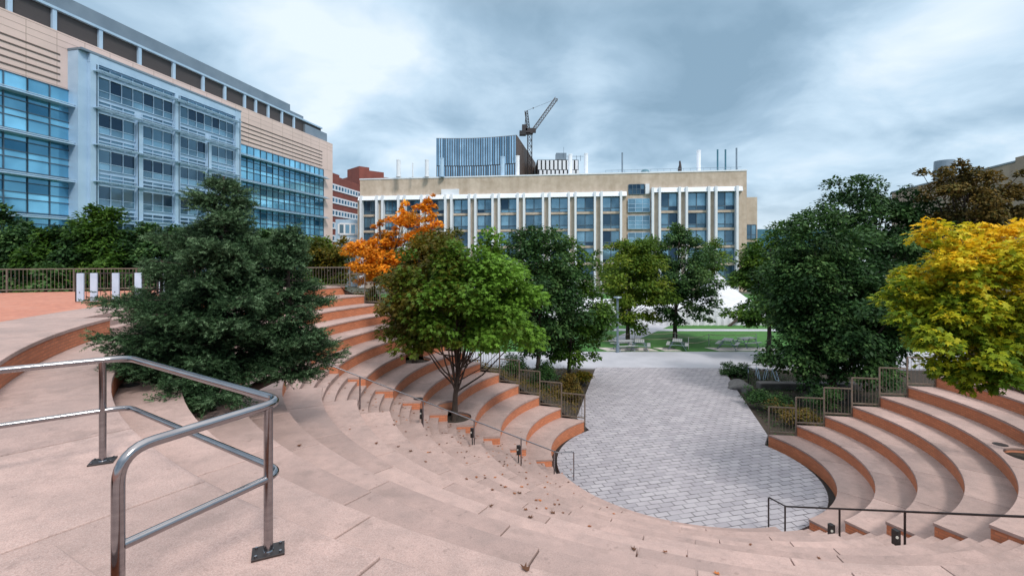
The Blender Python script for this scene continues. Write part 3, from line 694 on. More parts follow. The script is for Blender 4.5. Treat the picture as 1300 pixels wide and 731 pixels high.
def gc2(r, n):
    x = r.uniform(-14, 4.5, n); y = np.empty(n); z = np.empty(n)
    for i in range(n):
        yl, hh = edge_line(x[i]); t = r.random(); y[i] = yl+.1+t*(32.4-yl); z[i] = -.2+(hh+.2)*(1-t)**1.3+.1+r.random()**2*.3
        lim = 3.0+(y[i]-22)*.24
        if x[i] > lim: x[i] -= 4
    return np.stack([x, y, z], 1)
groundcover('ground_cover', gc2, 12000, G_brown, 'brownish ground cover on the planted bank behind the left fence', .12)

# low stone kerb and boulders in the right bed
def boulder(label, px, py, Y, sx, sy, sz, seed):
    p = gnd(px, py); r = random.Random(seed); bm = bmesh.new(); bmesh.ops.create_icosphere(bm, subdivisions=3, radius=1)
    for v in bm.verts:
        n = v.co.normalized(); k = 1+.16*math.sin(n.x*4+seed)+.12*math.cos(n.y*5+n.z*3+seed)+r.uniform(-.02, .02); v.co = Vector((n.x*sx*k, n.y*sy*k, n.z*sz*k))
    me = bpy.data.meshes.new('boulder'); bm.to_mesh(me); bm.free(); me.materials.append(M['stone'])
    for q in me.polygons: q.use_smooth = True
    o = bpy.data.objects.new('boulder', me); COL.objects.link(o); o.location = (p.x, p.y, sz*.3-.1); tag(o, label, 'boulder')
boulder('pale flat stone beside the right edge of the paved plaza', 940, 492, 27, .75, .9, .35, 1)
mb = MB(); a, b = gnd(962, 491), gnd(1110, 492)
for i in range(3):
    q0, q1 = a+(b-a)*(i/3), a+(b-a)*((i+1)/3); c = (q0+q1)/2; mb.box((c.x, c.y, .08), ((q1-q0).length-.05, .6, .42), math.atan2(b.y-a.y, b.x-a.x))
o = mb.build('stone_wall', M['stone'], base=(a.x, a.y, 0), bevel=.06); tag(o, 'low grey stone wall in the dark bed behind the right fence', 'low wall')

# ------------------------------------------------------------------ bicycles at a rack
def bicycle(label):
    t = thing('bicycle', label, 'bicycle', (0, 0, 0), 'bicycles parked beside the plaza')
    for sx in (-.5, .5):
        mb = MB(); ring = [(sx+.33*math.cos(a), 0, .34+.33*math.sin(a)) for a in np.linspace(0, 2*math.pi, 25)]; mb.tube(ring, .018, 6, cap=False); w = mb.build('wheel', M['black'], t)
        mb = MB()
        for a in np.linspace(0, math.pi, 7)[:-1]: mb.tube([(sx-.32*math.cos(a), 0, .34-.32*math.sin(a)), (sx+.32*math.cos(a), 0, .34+.32*math.sin(a))], .003, 3)
        mb.build('spokes', M['steel'], w)
    mb = MB(); bb, st, hd = (-.08, 0, .3), (-.2, 0, .85), (.33, 0, .88)
    for p, q in ((bb, st), (bb, (.36, 0, .78)), ((-.18, 0, .8), hd), ((-.5, 0, .34), bb), ((-.5, 0, .34), (-.18, 0, .8)), ((.5, 0, .34), hd)): mb.tube([p, q], .017, 6)
    mb.build('frame', M['paleblue'], t)
    mb = MB(); mb.tube([(.33, 0, .88), (.31, 0, 1.0)], .014, 6); mb.tube([(.36, -.26, 1.0), (.31, -.1, 1.02), (.31, .1, 1.02), (.36, .26, 1.0)], .012, 6); mb.build('handlebar', M['steel'], t)
    mb = MB(); mb.prism([(-.34, -.07), (-.34, .07), (-.2, .05), (-.06, .015), (-.06, -.015), (-.2, -.05)], .87, .92); mb.build('saddle', M['black'], t)
    return t
B0 = bicycle('bicycle nearest the plaza edge in the row of parked bikes')
bs_ = [(950, 485, 1.1), (962, 486, 1.35), (972, 487, .8), (984, 488, 1.5)]
lbs = ['bicycle nearest the plaza edge in the row of parked bikes', 'second bicycle from the plaza edge in the parked row', 'third bicycle from the plaza edge in the parked row', 'bicycle farthest from the plaza edge, half under the dark tree']
for i, (px, py, rz_) in enumerate(bs_):
    g = gnd(px, py, -.1)
    if i == 0: B0.location = g; B0.rotation_euler = (0, 0, rz_)
    else: dup(B0, g, rz_, lbs[i])

# ------------------------------------------------------------------ lamp post, picnic tables, rope fence
g = gnd(784, 447); t = thing('lamp_post', 'slim grey lamp post with a flat head at the edge of the lawn', 'lamp post', g)
mb = MB(); mb.cyl((g.x, g.y), .085, 0, 4.1, 14); mb.build('post', M['greyroof'], t)
mb = MB(); mb.cyl((g.x, g.y), .14, 0, .5, 14); mb.build('base', M['greyroof'], t)
mb = MB(); mb.cyl((g.x, g.y), .1, 4.1, 4.32, 14); mb.cyl((g.x, g.y), .34, 4.32, 4.42, 20, .3); mb.build('lamp_head', M['greyroof'], t)
def picnic(label):
    t = thing('picnic_table', label, 'picnic table', (0, 0, 0), 'picnic tables at the edge of the lawn')
    mb = MB(); [mb.box((0, (i-2)*.15, .74), (1.5, .13, .04)) for i in range(5)]; mb.build('table_top', M['timber'], t)
    for s in (-1, 1):
        mb = MB(); mb.box((0, s*.72, .44), (1.7, .26, .04)); mb.build('bench', M['timber'], t)
        mb = MB(); mb.tube([(s*.6, -.7, 0), (s*.6, -.25, .72)], .03, 6); mb.tube([(s*.6, .7, 0), (s*.6, .25, .72)], .03, 6); mb.tube([(s*.6, -.75, .42), (s*.6, .75, .42)], .03, 6); mb.build('leg_frame', M['greyroof'], t)
    return t
pts_ = [(792, 444, .2, 'picnic table just right of the lamp post'), (812, 444, 1.3, 'picnic table seen end on, second from the lamp post'), (860, 443, 1.2, 'picnic table in front of the dark lawn tree'), (924, 442, 1.0, 'picnic table near the tall tree at the right end of the lawn'), (948, 440, .3, 'picnic table partly behind the right tree')]
P0_ = None
for i, (px, py, rz_, lb) in enumerate(pts_):
    gg = gnd(px, py)
    if P0_ is None: P0_ = picnic(lb); P0_.location = gg; P0_.rotation_euler = (0, 0, rz_)
    else: dup(P0_, gg, rz_, lb)
for lb, pp in (('rope fence on thin posts along the lawn left of centre', [(760, 440), (806, 437), (857, 436), (874, 443)]), ('rope fence on thin posts around the lawn corner at right', [(874, 443), (900, 438.5), (960, 438)])):
    gs = [gnd(*q) for q in pp]; t = thing('rope_fence', lb, 'rope fence', gs[0])
    for i, q in enumerate(gs):
        if lb.endswith('right') and i == 0: continue
        mb = MB(); mb.cyl((q.x, q.y), .03, -.05, 1.0, 6); mb.build('post', M['timber'], t)
    for z in (.5, .95):
        mb = MB()
        for a, b in zip(gs[:-1], gs[1:]):
            mb.tube([a.lerp(b, s)+Vector((0, 0, z-.25*s*(1-s)*1.6)) for s in np.linspace(0, 1, 9)], .02, 5)
        mb.build('rope', M['rope'], t)

# ------------------------------------------------------------------ white tent
t = thing('event_tent', 'large white peaked event tent on the far lawn', 'tent', (16, 56, 0))
nx, ny = 96, 26; X0, X1, Ya, Yb = 3.5, 30.0, 53.5, 65; peaks = [(8.0, 59), (16.5, 59), (25.5, 59)]
vs = []; fs = []
for i in range(nx+1):
    for j in range(ny+1):
        x = X0+(X1-X0)*i/nx; y = Ya+(Yb-Ya)*j/ny
        z = 1.9
        for (qx, qy) in peaks:
            d = max(abs(x-qx)/4.3, abs(y-qy)/5.6)*.55+math.hypot((x-qx)/4.3, (y-qy)/5.6)*.45; z = max(z, 1.9+4.0*max(0, 1-d)**1.55)
        vs.append((x, y, z))
fs = [(i*(ny+1)+j, (i+1)*(ny+1)+j, (i+1)*(ny+1)+j+1, i*(ny+1)+j+1) for i in range(nx) for j in range(ny)]
mb = MB(); mb.add(vs, fs, smooth=True); mb.build('canopy', M['tent'], t)
mb = MB(); vs = []; n = 200
for i in range(n+1):
    x = X0+(X1-X0)*i/n; w = .16*math.sin(i*1.1)+.1*math.sin(i*2.3)
    vs += [(x, Ya+w*.9-.35, -.03), (x, Ya+w*.5-.2, 1.0), (x, Ya, 1.9)]
mb.add(vs, [(i*3+j, (i+1)*3+j, (i+1)*3+j+1, i*3+j+1) for i in range(n) for j in range(2)], smooth=True); mb.build('side_wall', M['tent'], t)
mb = MB()
for xx in (X0, X1): mb.add([(xx, Ya, 0), (xx, Yb, 0), (xx, Yb, 1.9), (xx, Ya, 1.9)], [(0, 1, 2, 3)])
mb.build('end_wall', M['tent'], t)
# guy ropes and a leaning board at the tent's right end
g = gnd(920, 412); g2 = at(944, 398, g.y); mb = MB(); 
mb.box((0, 0, 0), (2.6, .25, .22)); o = mb.build('leaning_trunk', M['bark'], base=(0, 0, 0)); o.location = (g.x+1.0, g.y-1, .75); o.rotation_euler = (0, -R(38), 0); tag(o, 'leaning dark trunk at the right end of the white tent', 'trunk')

# ------------------------------------------------------------------ facades
def frame(P, Q):
    d = Vector((Q[0]-P[0], Q[1]-P[1])); L = d.length; d /= L; return ((P[0], P[1]), (d.x, d.y), (d.y, -d.x)), L
def upx(B, px):      # distance along the facade where photo column px meets it
    (ox, oy), (dx, dy), _ = B; r = (px-650)/F; return (ox-r*oy)/(r*dy-dx)
def window(B, parent, u0, u1, h0, h1, gm, fm, cols, trans=(), w=.05, fr=.12, tv=None, inner=.1, rows=None):
    mb = MB(); n = cols; ys = [h0]+[h0+(h1-h0)*q for q in trans]+[h1]
    for i in range(n):
        for ri, (a, b) in enumerate(zip(ys[:-1], ys[1:])):
            t0 = rows[ri] if rows else tv
            v = random.random() if t0 is None else min(1, max(0, t0+random.uniform(-.28, .28)))
            mb.obox(B, u0+(u1-u0)*i/n, u0+(u1-u0)*(i+1)/n, w-.04, w, a, b, tint=v)
    o = mb.build('window', gm, parent); mb = MB()
    for i in range(n+1):
        u = u0+(u1-u0)*i/n; mb.obox(B, u-fr/2, u+fr/2, w+.004, w+inner, h0+.003, h1-.003)
    for y in ys: mb.obox(B, u0+fr/2+.01, u1-fr/2-.01, w+.006, w+inner*.9, y-fr/2, y+fr/2)
    mb.build('frame', fm, o); return o

# big glass and beige building on the left
B, L = frame((-52.3, 48.5), (-40.3, 106.7))
bl = thing('office_building', 'large beige and blue glass building on the left with a white framed bay', 'building', (-52.3, 48.5, 0))
mb = MB(); mb.obox(B, -22, L, -40, 0, -.2, 33.1); mb.build('wall', M['beige'], bl)
for a, b in ((-14, upx(B, 76)), (upx(B, 297), upx(B, 409))):
    mb = MB()
    for h in (30.5, 29.75, 29.0, 28.25, 27.5): mb.obox(B, a, b, -.02, .06, h-.07, h+.07)
    mb.build('groove_band', M['groove'], bl)
mb = MB(); 
for h in np.arange(26.9, 33, .75): 
    if 27.3 < h < 30.8: continue
    mb.obox(B, -22, L-.02, .002, .012, h, h+.035)
for u in np.arange(-21, L, 2.9): mb.obox(B, u, u+.035, .003, .014, 26.8, 33.0)
mb.build('panel_joint', simple('panel_joint_brown', (.38, .31, .27), None, 1), bl)  # thin darker brown strips marking the joints between cladding panels
mb = MB(); mb.obox(B, -22, L-2.0, -30, -1.6, 33.1, 36.2); mb.build('louver_band', M['louver'], bl)
mb = MB()
for px in (24.8, 81, 139, 188, 230.8, 267.5, 294.7, 319.5, 333.4, 349, 366, 381): u = upx(B, px); mb.obox(B, u-.22, u+.22, -1.6, -1.3, 33.1, 36.2)
mb.obox(B, -22, L-2, -1.6, -1.2, 36.0, 36.3); mb.build('louver_post', M['paleblue'], bl)
mb = MB(); u1 = upx(B, 379); mb.obox(B, -22, u1, -30, -1.9, 36.32, 38.3); mb.obox(B, u1, upx(B, 396), -30, -2.0, 36.32, 37.2); mb.obox(B, upx(B, 394), L-.3, -28, -1.2, 33.1, 35.4); mb.build('roof_fascia', M['greyroof'], bl)
mb = MB(); mb.obox(B, upx(B, 98), upx(B, 138), -16, -9, 38.3, 50); tw = mb.build('roof_tower', M['greyroof'], bl)
mb = MB(); mb.obox(B, upx(B, 112), upx(B, 122), -8.98, -8.9, 39, 49.5, tint=.8); mb.build('tower_glazing', M['glass_cyan'], tw)
SH = [29.1, 24.8, 20.5, 16.2, 11.9, 7.6, 3.3]
zone_l = (-14.2, upx(B, 88)); zone_r = (upx(B, 294.5), upx(B, 410))
for zn, nb in ((zone_l, 5), (zone_r, 8)):
    for i in range(nb):
        a = zn[0]+(zn[1]-zn[0])*i/nb; b = zn[0]+(zn[1]-zn[0])*(i+1)/nb
        for j in range(1, 7 if zn is zone_l else 6):
            h1 = SH[j]; h0 = SH[j+1] if j < 6 else 0
            window(B, bl, a, b, h0, h1, M['glass_cyan'], M['mullion'], 2, (.1, .42, .58, .83), w=.1, fr=.1, rows=(.15, .75, .95, .3, .4))
        window(B, bl, a, b, 24.8, 26.7, M['glass_cyan'], M['mullion'], 2, (), w=.1, fr=.1, tv=.7)
    for h in SH[1:6]:
        mb = MB(); mb.obox(B, zn[0]-.2, zn[1]+(.1 if zn is zone_l else .8), .1, 1.15, h-.10, h+.02)
        mb.obox(B, zn[0]-.2, zn[1], 1.0, 1.15, h+.1, h+.2); mb.build('sunshade', M['paleblue'], bl)
# projecting white bay
ub0, ub1 = upx(B, 97)-.9, upx(B, 293); WB = 1.5
mb = MB(); mb.obox(B, ub0, ub1, 0, WB, -.1, 31.3); bay = mb.build('bay', M['paleblue'], bl)
mb = MB(); mb.obox(B, ub0-.05, ub1+.05, 0, WB+.5, 31.3, 31.55); mb.build('coping', M['greyroof'], bay)
cols_px = [(97.7, 109), (159, 166.5), (207.6, 214.6), (250, 255), (286, 293)]
cu = [(upx(B, a), upx(B, b)) for a, b in cols_px]
mb = MB()
for i, (a, b) in enumerate(cu): mb.obox(B, a+.03, b-.03, WB, WB+.45, 0, 24.9 if i in (1, 3) else 31.28)
mb.obox(B, cu[0][0], cu[-1][1], WB+.002, WB+.42, 30.3, 31.29); mb.build('white_column', M['paleblue'], bay)
mb = MB()
for i in (1, 3): a, b = cu[i]; mb.obox(B, a+.03, a+.12, WB+.45, WB+.5, 0, 24.8)
for i in (0, 2, 4): a, b = cu[i]; mb.obox(B, b-.3, b-.2, WB+.45, WB+.5, 0, 30.2)
mb.build('column_joint', M['mullion'], bay)
for j in range(0, 6):
    s = SH[j]+.25
    groups = [(cu[0][1], cu[2][0]), (cu[2][1], cu[4][0])] if j == 0 else [(cu[q][1], cu[q+1][0]) for q in range(4)]
    for a, b in groups:
        nc = max(2, round((b-a)/1.45))
        window(B, bl, a+.1, b-.1, s-2.75, s-.35, M['glass_dark'], M['paleblue'], nc, (.34,), w=WB+.06, fr=.07, inner=.1, rows=(.75, .15))
        a2 = [(a, b)] if j else [(cu[0][1], cu[1][0]), (cu[1][1], cu[2][0])] if a < 12 else [(cu[2][1], cu[3][0]), (cu[3][1], cu[4][0])]
        for p, q in a2: window(B, bl, p+.1, q-.1, s-4.25, s-3.25, M['glass_dark'], M['paleblue'], max(2, round((q-p)/1.45)), (.5,), w=WB+.06, fr=.06, tv=.55, inner=.1)
        if j == 0: window(B, bl, a+.1, b-.1, s+.15, s+.85, M['glass_dark'], M['paleblue'], nc, (), w=WB+.06, fr=.1, tv=.6)
    mb = MB()
    for q in range(3): mb.obox(B, cu[0][1]-.7, cu[-1][0]+.3, WB+.5+q*.35, WB+.7+q*.35, s-.03-.0*q, s+.05)
    for u in np.arange(cu[0][1], cu[-1][0], 1.6): mb.obox(B, u, u+.08, WB+.1, WB+1.4, s-.12, s-.04)
    mb.build('sunshade', M['paleblue'], bl)
    mb = MB(); mb.obox(B, cu[0][1]-.2, cu[-1][0], WB+.3, WB+.36, s-3.75, s-3.65); mb.build('rail', M['paleblue'], bl)

# long beige building across the lawn
PR, PL = (at(948, 0, 109).x, 109), (at(457, 0, 121.5).x, 121.5)
B, L = frame(PL, PR); B = (B[0], B[1], (B[1][1], -B[1][0]))
mbd = thing('office_building', 'long beige office building with paired white fins across the lawn', 'building', (PL[0], PL[1], 0))
mb = MB(); mb.obox(B, 0, L, -28, 0, -.2, 27.5); mb.build('wall', M['sandstone'], mbd)
mb = MB(); mb.obox(B, -.1, L+.1, -28.1, .12, 27.5, 27.8); mb.build('parapet_coping', M['whitepanel'], mbd)
mb = MB(); mb.obox(B, L, L+2.7, -26, -1.2, -.2, 21.6); mb.build('side_wing', M['sandstone'], mbd)
uc = upx(B, 795); ud = upx(B, 829)
mb = MB()
for u0, u1, h in ((0, uc, 23.2), (ud, upx(B, 941), 23.9)):
    a = len(mb.v); mb.obox(B, u0, u1, 0, 1.3, h-1.1, h)
    P, d, n = B
    for q in (a+6, a+7): x, y, z = mb.v[q]; mb.v[q] = (x-n[0]*.5, y-n[1]*.5, z)
mb.build('cornice', M['whitepanel'], mbd)
FL = [21.4, 17.4, 13.4, 9.4, 5.4]; 
piers = [457.5, 484.5, 512, 541, 571, 601, 630.5, 662, 694, 726.5, 759.2, 792]
piers2 = [832, 865.7, 902.5, 938]
for pi, top_ in ((piers, 23.25), (piers2, 23.95)):
    us = [upx(B, p) for p in pi]
    for i, u in enumerate(us):
        mb = MB()
        for sg in (-1, 1):
            if (i == 0 and sg < 0 and pi is piers) or (i == len(us)-1 and sg > 0): continue
            mb.obox(B, u+sg*.78-.25, u+sg*.78+.25, 0, 1.6, 0, top_)
        mb.build('white_fin', M['whitepanel'], mbd)
        mb = MB(); mb.obox(B, u-.52, u+.52, 0, .5, 0, top_-1.2); mb.build('pier', M['sandstone'], mbd)
    for i in range(len(us)-1):
        a, b = us[i]+1.06, us[i+1]-1.06; tops = [top_-1.3, 18.0, 13.95, 9.9, 5.85]; bots = [18.6, 14.55, 10.5, 6.45, 2.4]
        for tt, bt in zip(tops, bots):
            window(B, mbd, a, b, bt, tt, M['glass_dark'], M['mullion'], 2, (.24,), w=.06, fr=.2, tv=None, inner=.15)
        mb = MB()
        for tt, bt in zip(tops[1:]+[1.8], bots): mb = MB(); mb.obox(B, a-.03, b+.03, 0, .4, tt+.03, bt-.03); mb.build('spandrel', M['sandstone'], mbd)
for f_ in FL: window(B, mbd, uc+.4, ud-.8, f_-3.0, f_+.1, M['glass_dark'], M['paleblue'], 3, (.3, .6), w=.3, fr=.1, tv=.75)
window(B, mbd, upx(B, 798), upx(B, 818), 22.6, 24.9, M['glass_dark'], M['mullion'], 4, (.5,), w=.1, fr=.15, tv=.1)
for q in ((819, 824, 22.6, 24.9), (561, 583, 23.25, 24.6)): mb = MB(); mb.obox(B, upx(B, q[0]), upx(B, q[1]), 0, .6, q[2], q[3]); mb.build('service_box', M['whitepanel'], mbd)
Bs = ((B[0][0]+B[1][0]*L, B[0][1]+B[1][1]*L), B[1], B[2])
for f_ in (15.2, 11.2, 7.2, 3.2): window((Bs[0], Bs[1], Bs[2]), mbd, .3, 2.4, f_-3.2, f_, M['glass_dark'], M['mullion'], 2, (.3,), w=-1.12, fr=.15, tv=.5)

# things on its roof
def roofpipe(label, px, y0, Y, r, mat, name='roof_stack', cat='stack', ztop=27.6):
    p = at(px, y0, Y); mb = MB(); mb.cyl((p.x, p.y), r, ztop, p.z, 14); mb.cyl((p.x, p.y), r*1.07, p.z-.25, p.z, 14); mb.cyl((p.x, p.y), r*1.3, ztop, ztop+.3, 14)
    o = mb.build(name, mat, base=(p.x, p.y, ztop)); tag(o, label, cat, 'stacks on the roof of the long beige building')
for px, y0, r, mt, lb in ((506, 203, .5, 'whitepanel', 'white stack farthest left on the beige building roof'), (524, 207, .16, 'whitepanel', 'thin white pipe between the two leftmost white stacks'), (542, 203, .48, 'whitepanel', 'second white stack from the left on the roof'),
        (561, 201, .5, 'paleblue', 'pale stack in front of the left edge of the glass tower'), (638, 199, .55, 'paleblue', 'pale stack in front of the glass tower near its right corner'), (657, 198, .5, 'whitepanel', 'white stack in front of the dark side of the glass tower'),
        (724, 196, .5, 'whitepanel', 'white stack in front of the black and white building'), (744, 195, .5, 'whitepanel', 'white stack at the right end of the black and white building'), (790, 194, .2, 'greyroof', 'thin grey mast standing alone on the roof'),
        (887, 191, .5, 'whitepanel', 'thick white stack at the right end of the roof'), (911, 190, .2, 'teal', 'left one of two thin teal pipes on the roof'), (921, 190, .2, 'teal', 'right one of two thin teal pipes on the roof'), (935, 188, .2, 'greyroof', 'thin grey pipe at the right end of the roof')):
    roofpipe(lb, px, y0, 118, r, M[mt])
p = at(819, 219, 116); mb = MB(); mb.tube([(p.x, p.y, 27.6), (p.x, p.y, 28.2), (p.x, p.y, 28.8), (p.x, p.y, 29.1), (p.x, p.y, 29.25)], [1.3, 1.25, .95, .5, .05], 16)
tag(mb.build('roof_dome', M['teal'], base=(p.x, p.y, 27.6)), 'small teal dome on the roof', 'dome')
p = at(863, 219, 116); mb = MB(); mb.tube([(p.x, p.y, 27.6), (p.x, p.y, 28.6), (p.x, p.y, 29.3), (p.x+.1, p.y, 30.2), (p.x, p.y, 31.2)], [.7, .45, .5, .3, .2], 8); mb.box((p.x+1, p.y, 27.9), (4, .6, .5))
tag(mb.build('roof_vent', M['darksteel'], base=(p.x, p.y, 27.6)), 'dark figure shaped roof vent between dome and thick white stack', 'roof vent')
mb = MB(); a = Vector(at(795, 0, 112)); 
for u in np.arange(L*.66, L-1, 1.5): P, d, n = B; mb.tube([(P[0]+d[0]*u-n[0]*.5, P[1]+d[1]*u-n[1]*.5, 27.6), (P[0]+d[0]*u-n[0]*.5, P[1]+d[1]*u-n[1]*.5, 28.5)], .03, 4)
mb.obox(B, L*.66, L-1, -.53, -.47, 28.45, 28.52); tag(mb.build('roof_railing', M['greyroof'], base=(PR[0], PR[1], 27.6)), 'thin safety railing along the right half of the roof edge', 'railing')

# glass tower behind
gt = thing('glass_tower', 'blue glass tower with vertical fins and a dark side, left of the crane', 'building', at(605, 328, 220).xy.to_3d())
A_, B_, C_, D_ = at(554, 175.5, 226), at(656, 171.5, 222), at(680, 207, 262), at(575, 200, 272)
mid = [(A_.lerp(B_, s).x, A_.lerp(B_, s).y+.6*math.sin(math.pi*s)) for s in np.linspace(0, 1, 9)]
topz = [A_.z+(B_.z-A_.z)*s-.5*math.sin(math.pi*s) for s in np.linspace(0, 1, 9)]
mb = MB(); mb.prism(mid+[(C_.x, C_.y), (D_.x, D_.y)], 0, topz+[C_.z, C_.z]); mb.build('wall', simple('brown_side_cladding', (.085, .06, .05), None, .1, .6), gt)
nf = 34
for i in range(nf):
    s0, s1 = i/nf, (i+.66)/nf; f_ = lambda s: (A_.lerp(B_, s).x, A_.lerp(B_, s).y+.6*math.sin(math.pi*s)-.4); zt = lambda s: A_.z+(B_.z-A_.z)*s-.5*math.sin(math.pi*s)
    sm_ = (s0+s1)/2; mb = MB(); half = zt(sm_)-13.5
    for k, (za, zb) in enumerate(((half+.4, zt(sm_)-.3), (0, half))):
        q0, q1 = f_(s0+(.3/nf if k else 0)), f_(s1+(.2/nf if k and i < nf-1 else 0)); mb.prism([q0, q1, (q1[0], q1[1]+.5), (q0[0], q0[1]+.5)], za, zb, tint=random.uniform(.5, 1) if i % 3 else random.uniform(0, .6))
    mb.build('window', M['glass_sky'], gt)
# black and white striped building
Y = 240; a, b = at(682, 194, Y), at(747, 194, Y); t = thing('lab_building', 'low black building with staggered white vertical panels right of the crane', 'building', (a.x, Y, 0))
mb = MB(); mb.box(((a.x+b.x)/2-2.5, Y+10, at(0, 203, Y).z/2), (b.x-a.x-5, 20, at(0, 203, Y).z)); mb.build('wall', M['black'], t)
mb = MB(); nst = 10
for i in range(nst):
    x = a.x+(b.x-a.x-5)*(i+.5)/nst; z1 = at(0, 203.5, Y).z; zm = at(0, 216, Y).z
    mb.box((x, Y-.3, (z1+zm)/2), (1.35, .5, z1-zm-.3)); mb.box((x+.7, Y-.3, zm/2), (1.35, .5, zm-.3))
mb.build('white_panel', M['whitepanel'], t)
mb = MB(); q0, q1 = at(706, 194.5, Y+6), at(719, 203, Y+6); mb.box(((q0.x+q1.x)/2, Y+8, (q0.z+q1.z)/2), (q1.x-q0.x, 5, q0.z-q1.z)); mb.build('roof_unit', M['greyroof'], t)
mb = MB()
for px in (722, 727, 733, 738): q = at(px, 196, Y); mb.cyl((q.x, Y+3), .12, at(0, 203, Y).z, q.z, 5)
q0, q1 = at(720, 197, Y), at(742, 197, Y); mb.tube([(q0.x, Y+3, q0.z), (q1.x, Y+3, q0.z)], .12, 5); q = at(717, 184, Y); mb.cyl((q.x, Y+5), .1, at(0, 196, Y).z, q.z, 5); mb.build('roof_frame', M['greyroof'], t)

# tower crane
Y = 205; t = thing('tower_crane', 'dark tower crane with raised lattice jib behind the glass tower', 'crane', at(672.5, 328, Y).xy.to_3d())
def lattice(mb, p, q, w, n, r=.16):
    p, q = Vector(p), Vector(q); d = (q-p).normalized(); s = Vector((0, 1, 0)); v = d.cross(s).normalized()
    cs = [(s*a+v*b)*w/2 for a, b in ((-1, -1), (1, -1), (1, 1), (-1, 1))]
    for c in cs: mb.tube([p+c, q+c], r, 4)
    for i in range(n):
        a, b = p+(q-p)*(i/n), p+(q-p)*((i+1)/n)
        for k in range(4):
            mb.tube([a+cs[k], b+cs[(k+1) % 4]], r*.6, 4); mb.tube([a+cs[k], a+cs[(k+1) % 4]], r*.6, 4)
Y = 236
m0, m1 = at(672.5, 328, Y), at(672.5, 170, Y); m0.z = 0
mb = MB(); lattice(mb, m0, m1, 2.1, 22, .2); mb.build('mast', M['darksteel'], t)
j0, j1 = at(676, 167, Y), at(706.5, 125, Y); mb = MB(); lattice(mb, j0, j1, 1.5, 14, .15); mb.build('jib', simple('grey_crane_paint', (.16, .16, .18), None, 2, .5), t)
k0, k1 = at(671, 166, Y), at(668, 141, Y); mb = MB(); lattice(mb, k0, k1, 1.3, 7, .17); mb.tube([at(666, 165, Y), at(668, 141, Y)], .15, 4); mb.build('a_frame', M['darksteel'], t)
mb = MB(); c = at(672, 167, Y); mb.box(c, (3.6, 3, 2.6)); mb.box(at(666, 163, Y), (2.6, 3, 3)); mb.box(at(678, 166, Y), (1.8, 1.8, 2.0)); mb.box(at(668, 170, Y), (4, 3, .6)); mb.build('machinery_deck', M['darksteel'], t)
mb = MB(); mb.box(at(663.5, 169.5, Y), (3.2, 3.4, 2.0)); mb.build('counterweight', M['black'], t)
mb = MB(); mb.tube([at(668, 141, Y), at(677, 137.5, Y), at(706, 126, Y)], .06, 4); mb.box(at(677, 137.5, Y), (.6, .4, .5)); mb.tube([at(706.5, 125, Y), at(707.2, 129, Y)], .2, 4); mb.build('cable', M['darksteel'], t)

# brick buildings on the left of the beige one
def band_building(label, p, q, h, bands, wmat, depth=20, name='brick_building', w0=.0, colsn=10):
    B, L = frame(p, q); B = (B[0], B[1], (B[1][1], -B[1][0])); t = thing(name, label, 'building', (p[0], p[1], 0))
    mb = MB(); mb.obox(B, 0, L, -depth, 0, -.2, h); mb.build('wall', wmat, t)
    for (a, b) in bands:
        window(B, t, .8, L-.6, a, b, M['glass_dark'], M['whitepanel'], colsn, (), w=.1, fr=.45, tv=.8)
    return B, L, t
p, q = at(419, 0, 150), at(458, 0, 172)
hh = 34.0; Bq, Lq, tq = band_building('tall red brick block with pale window bands beside the glass building', (p.x, p.y), (q.x, q.y), hh, [(hh-4.6-i*4.1, hh-2.9-i*4.1) for i in range(7)], M['redbrick'])
mb = MB(); mb.obox(Bq, 6, 14, -14, -4, hh, hh+2.2); mb.build('roof_box', M['redbrick'], tq)
p, q = at(426, 0, 128), at(462, 0, 130)
band_building('low pale blue framed building below the red brick block', (p.x, p.y), (q.x, q.y), 18.0, [(14, 16.8), (10, 12.8), (6, 8.8)], M['paleblue'], colsn=4, name='office_building')
p, q = at(456, 0, 175), at(505, 0, 186)
B2, L2, t2 = band_building('dark red brick block showing above the beige parapet at left', (p.x, p.y), (q.x, q.y), 38.5, [], M['redbrick'])
mb = MB(); mb.obox(B2, 0, 4, -10, -.02, 38.5, 41.4); mb.obox(B2, 4, 10, -10, -.02, 38.5, 40.3); mb.build('roof_box', M['redbrick'], t2)
# right building
B, L = frame((at(1159, 0, 97).x, 97), (at(1330, 0, 66).x, 66)); B = (B[0], B[1], (B[1][1], -B[1][0]))
t = thing('office_building', 'plain grey beige building top behind the trees at the right edge', 'building', (B[0][0], B[0][1], 0))
u2 = upx(B, 1289); mb = MB(); mb.obox(B, -8, u2, -30, 0, -.2, 21.9); mb.obox(B, u2, L+15, -30, 0, -.2, 22.6)
mb.build('wall', simple('warm_grey_concrete', (.34, .27, .22), (.27, .215, .18), .2, .85, stretch=(2, 2, .3)), t)
mb = MB(); mb.obox(B, -8, u2, -.5, .1, 21.9, 22.15); mb.build('coping', M['greyroof'], t)
p = at(1204, 205, 97); mb = MB(); mb.cyl((p.x+1, 99), 1.9, 21, p.z+.5, 18, 1.7); mb.cyl((p.x+1, 99), 1.95, p.z-1.6, p.z-1.4, 18); tag(mb.build('cooling_tower', M['greyroof'], base=(p.x+1, 99, 21)), 'round grey blue drum on the roof of the right building', 'roof drum')
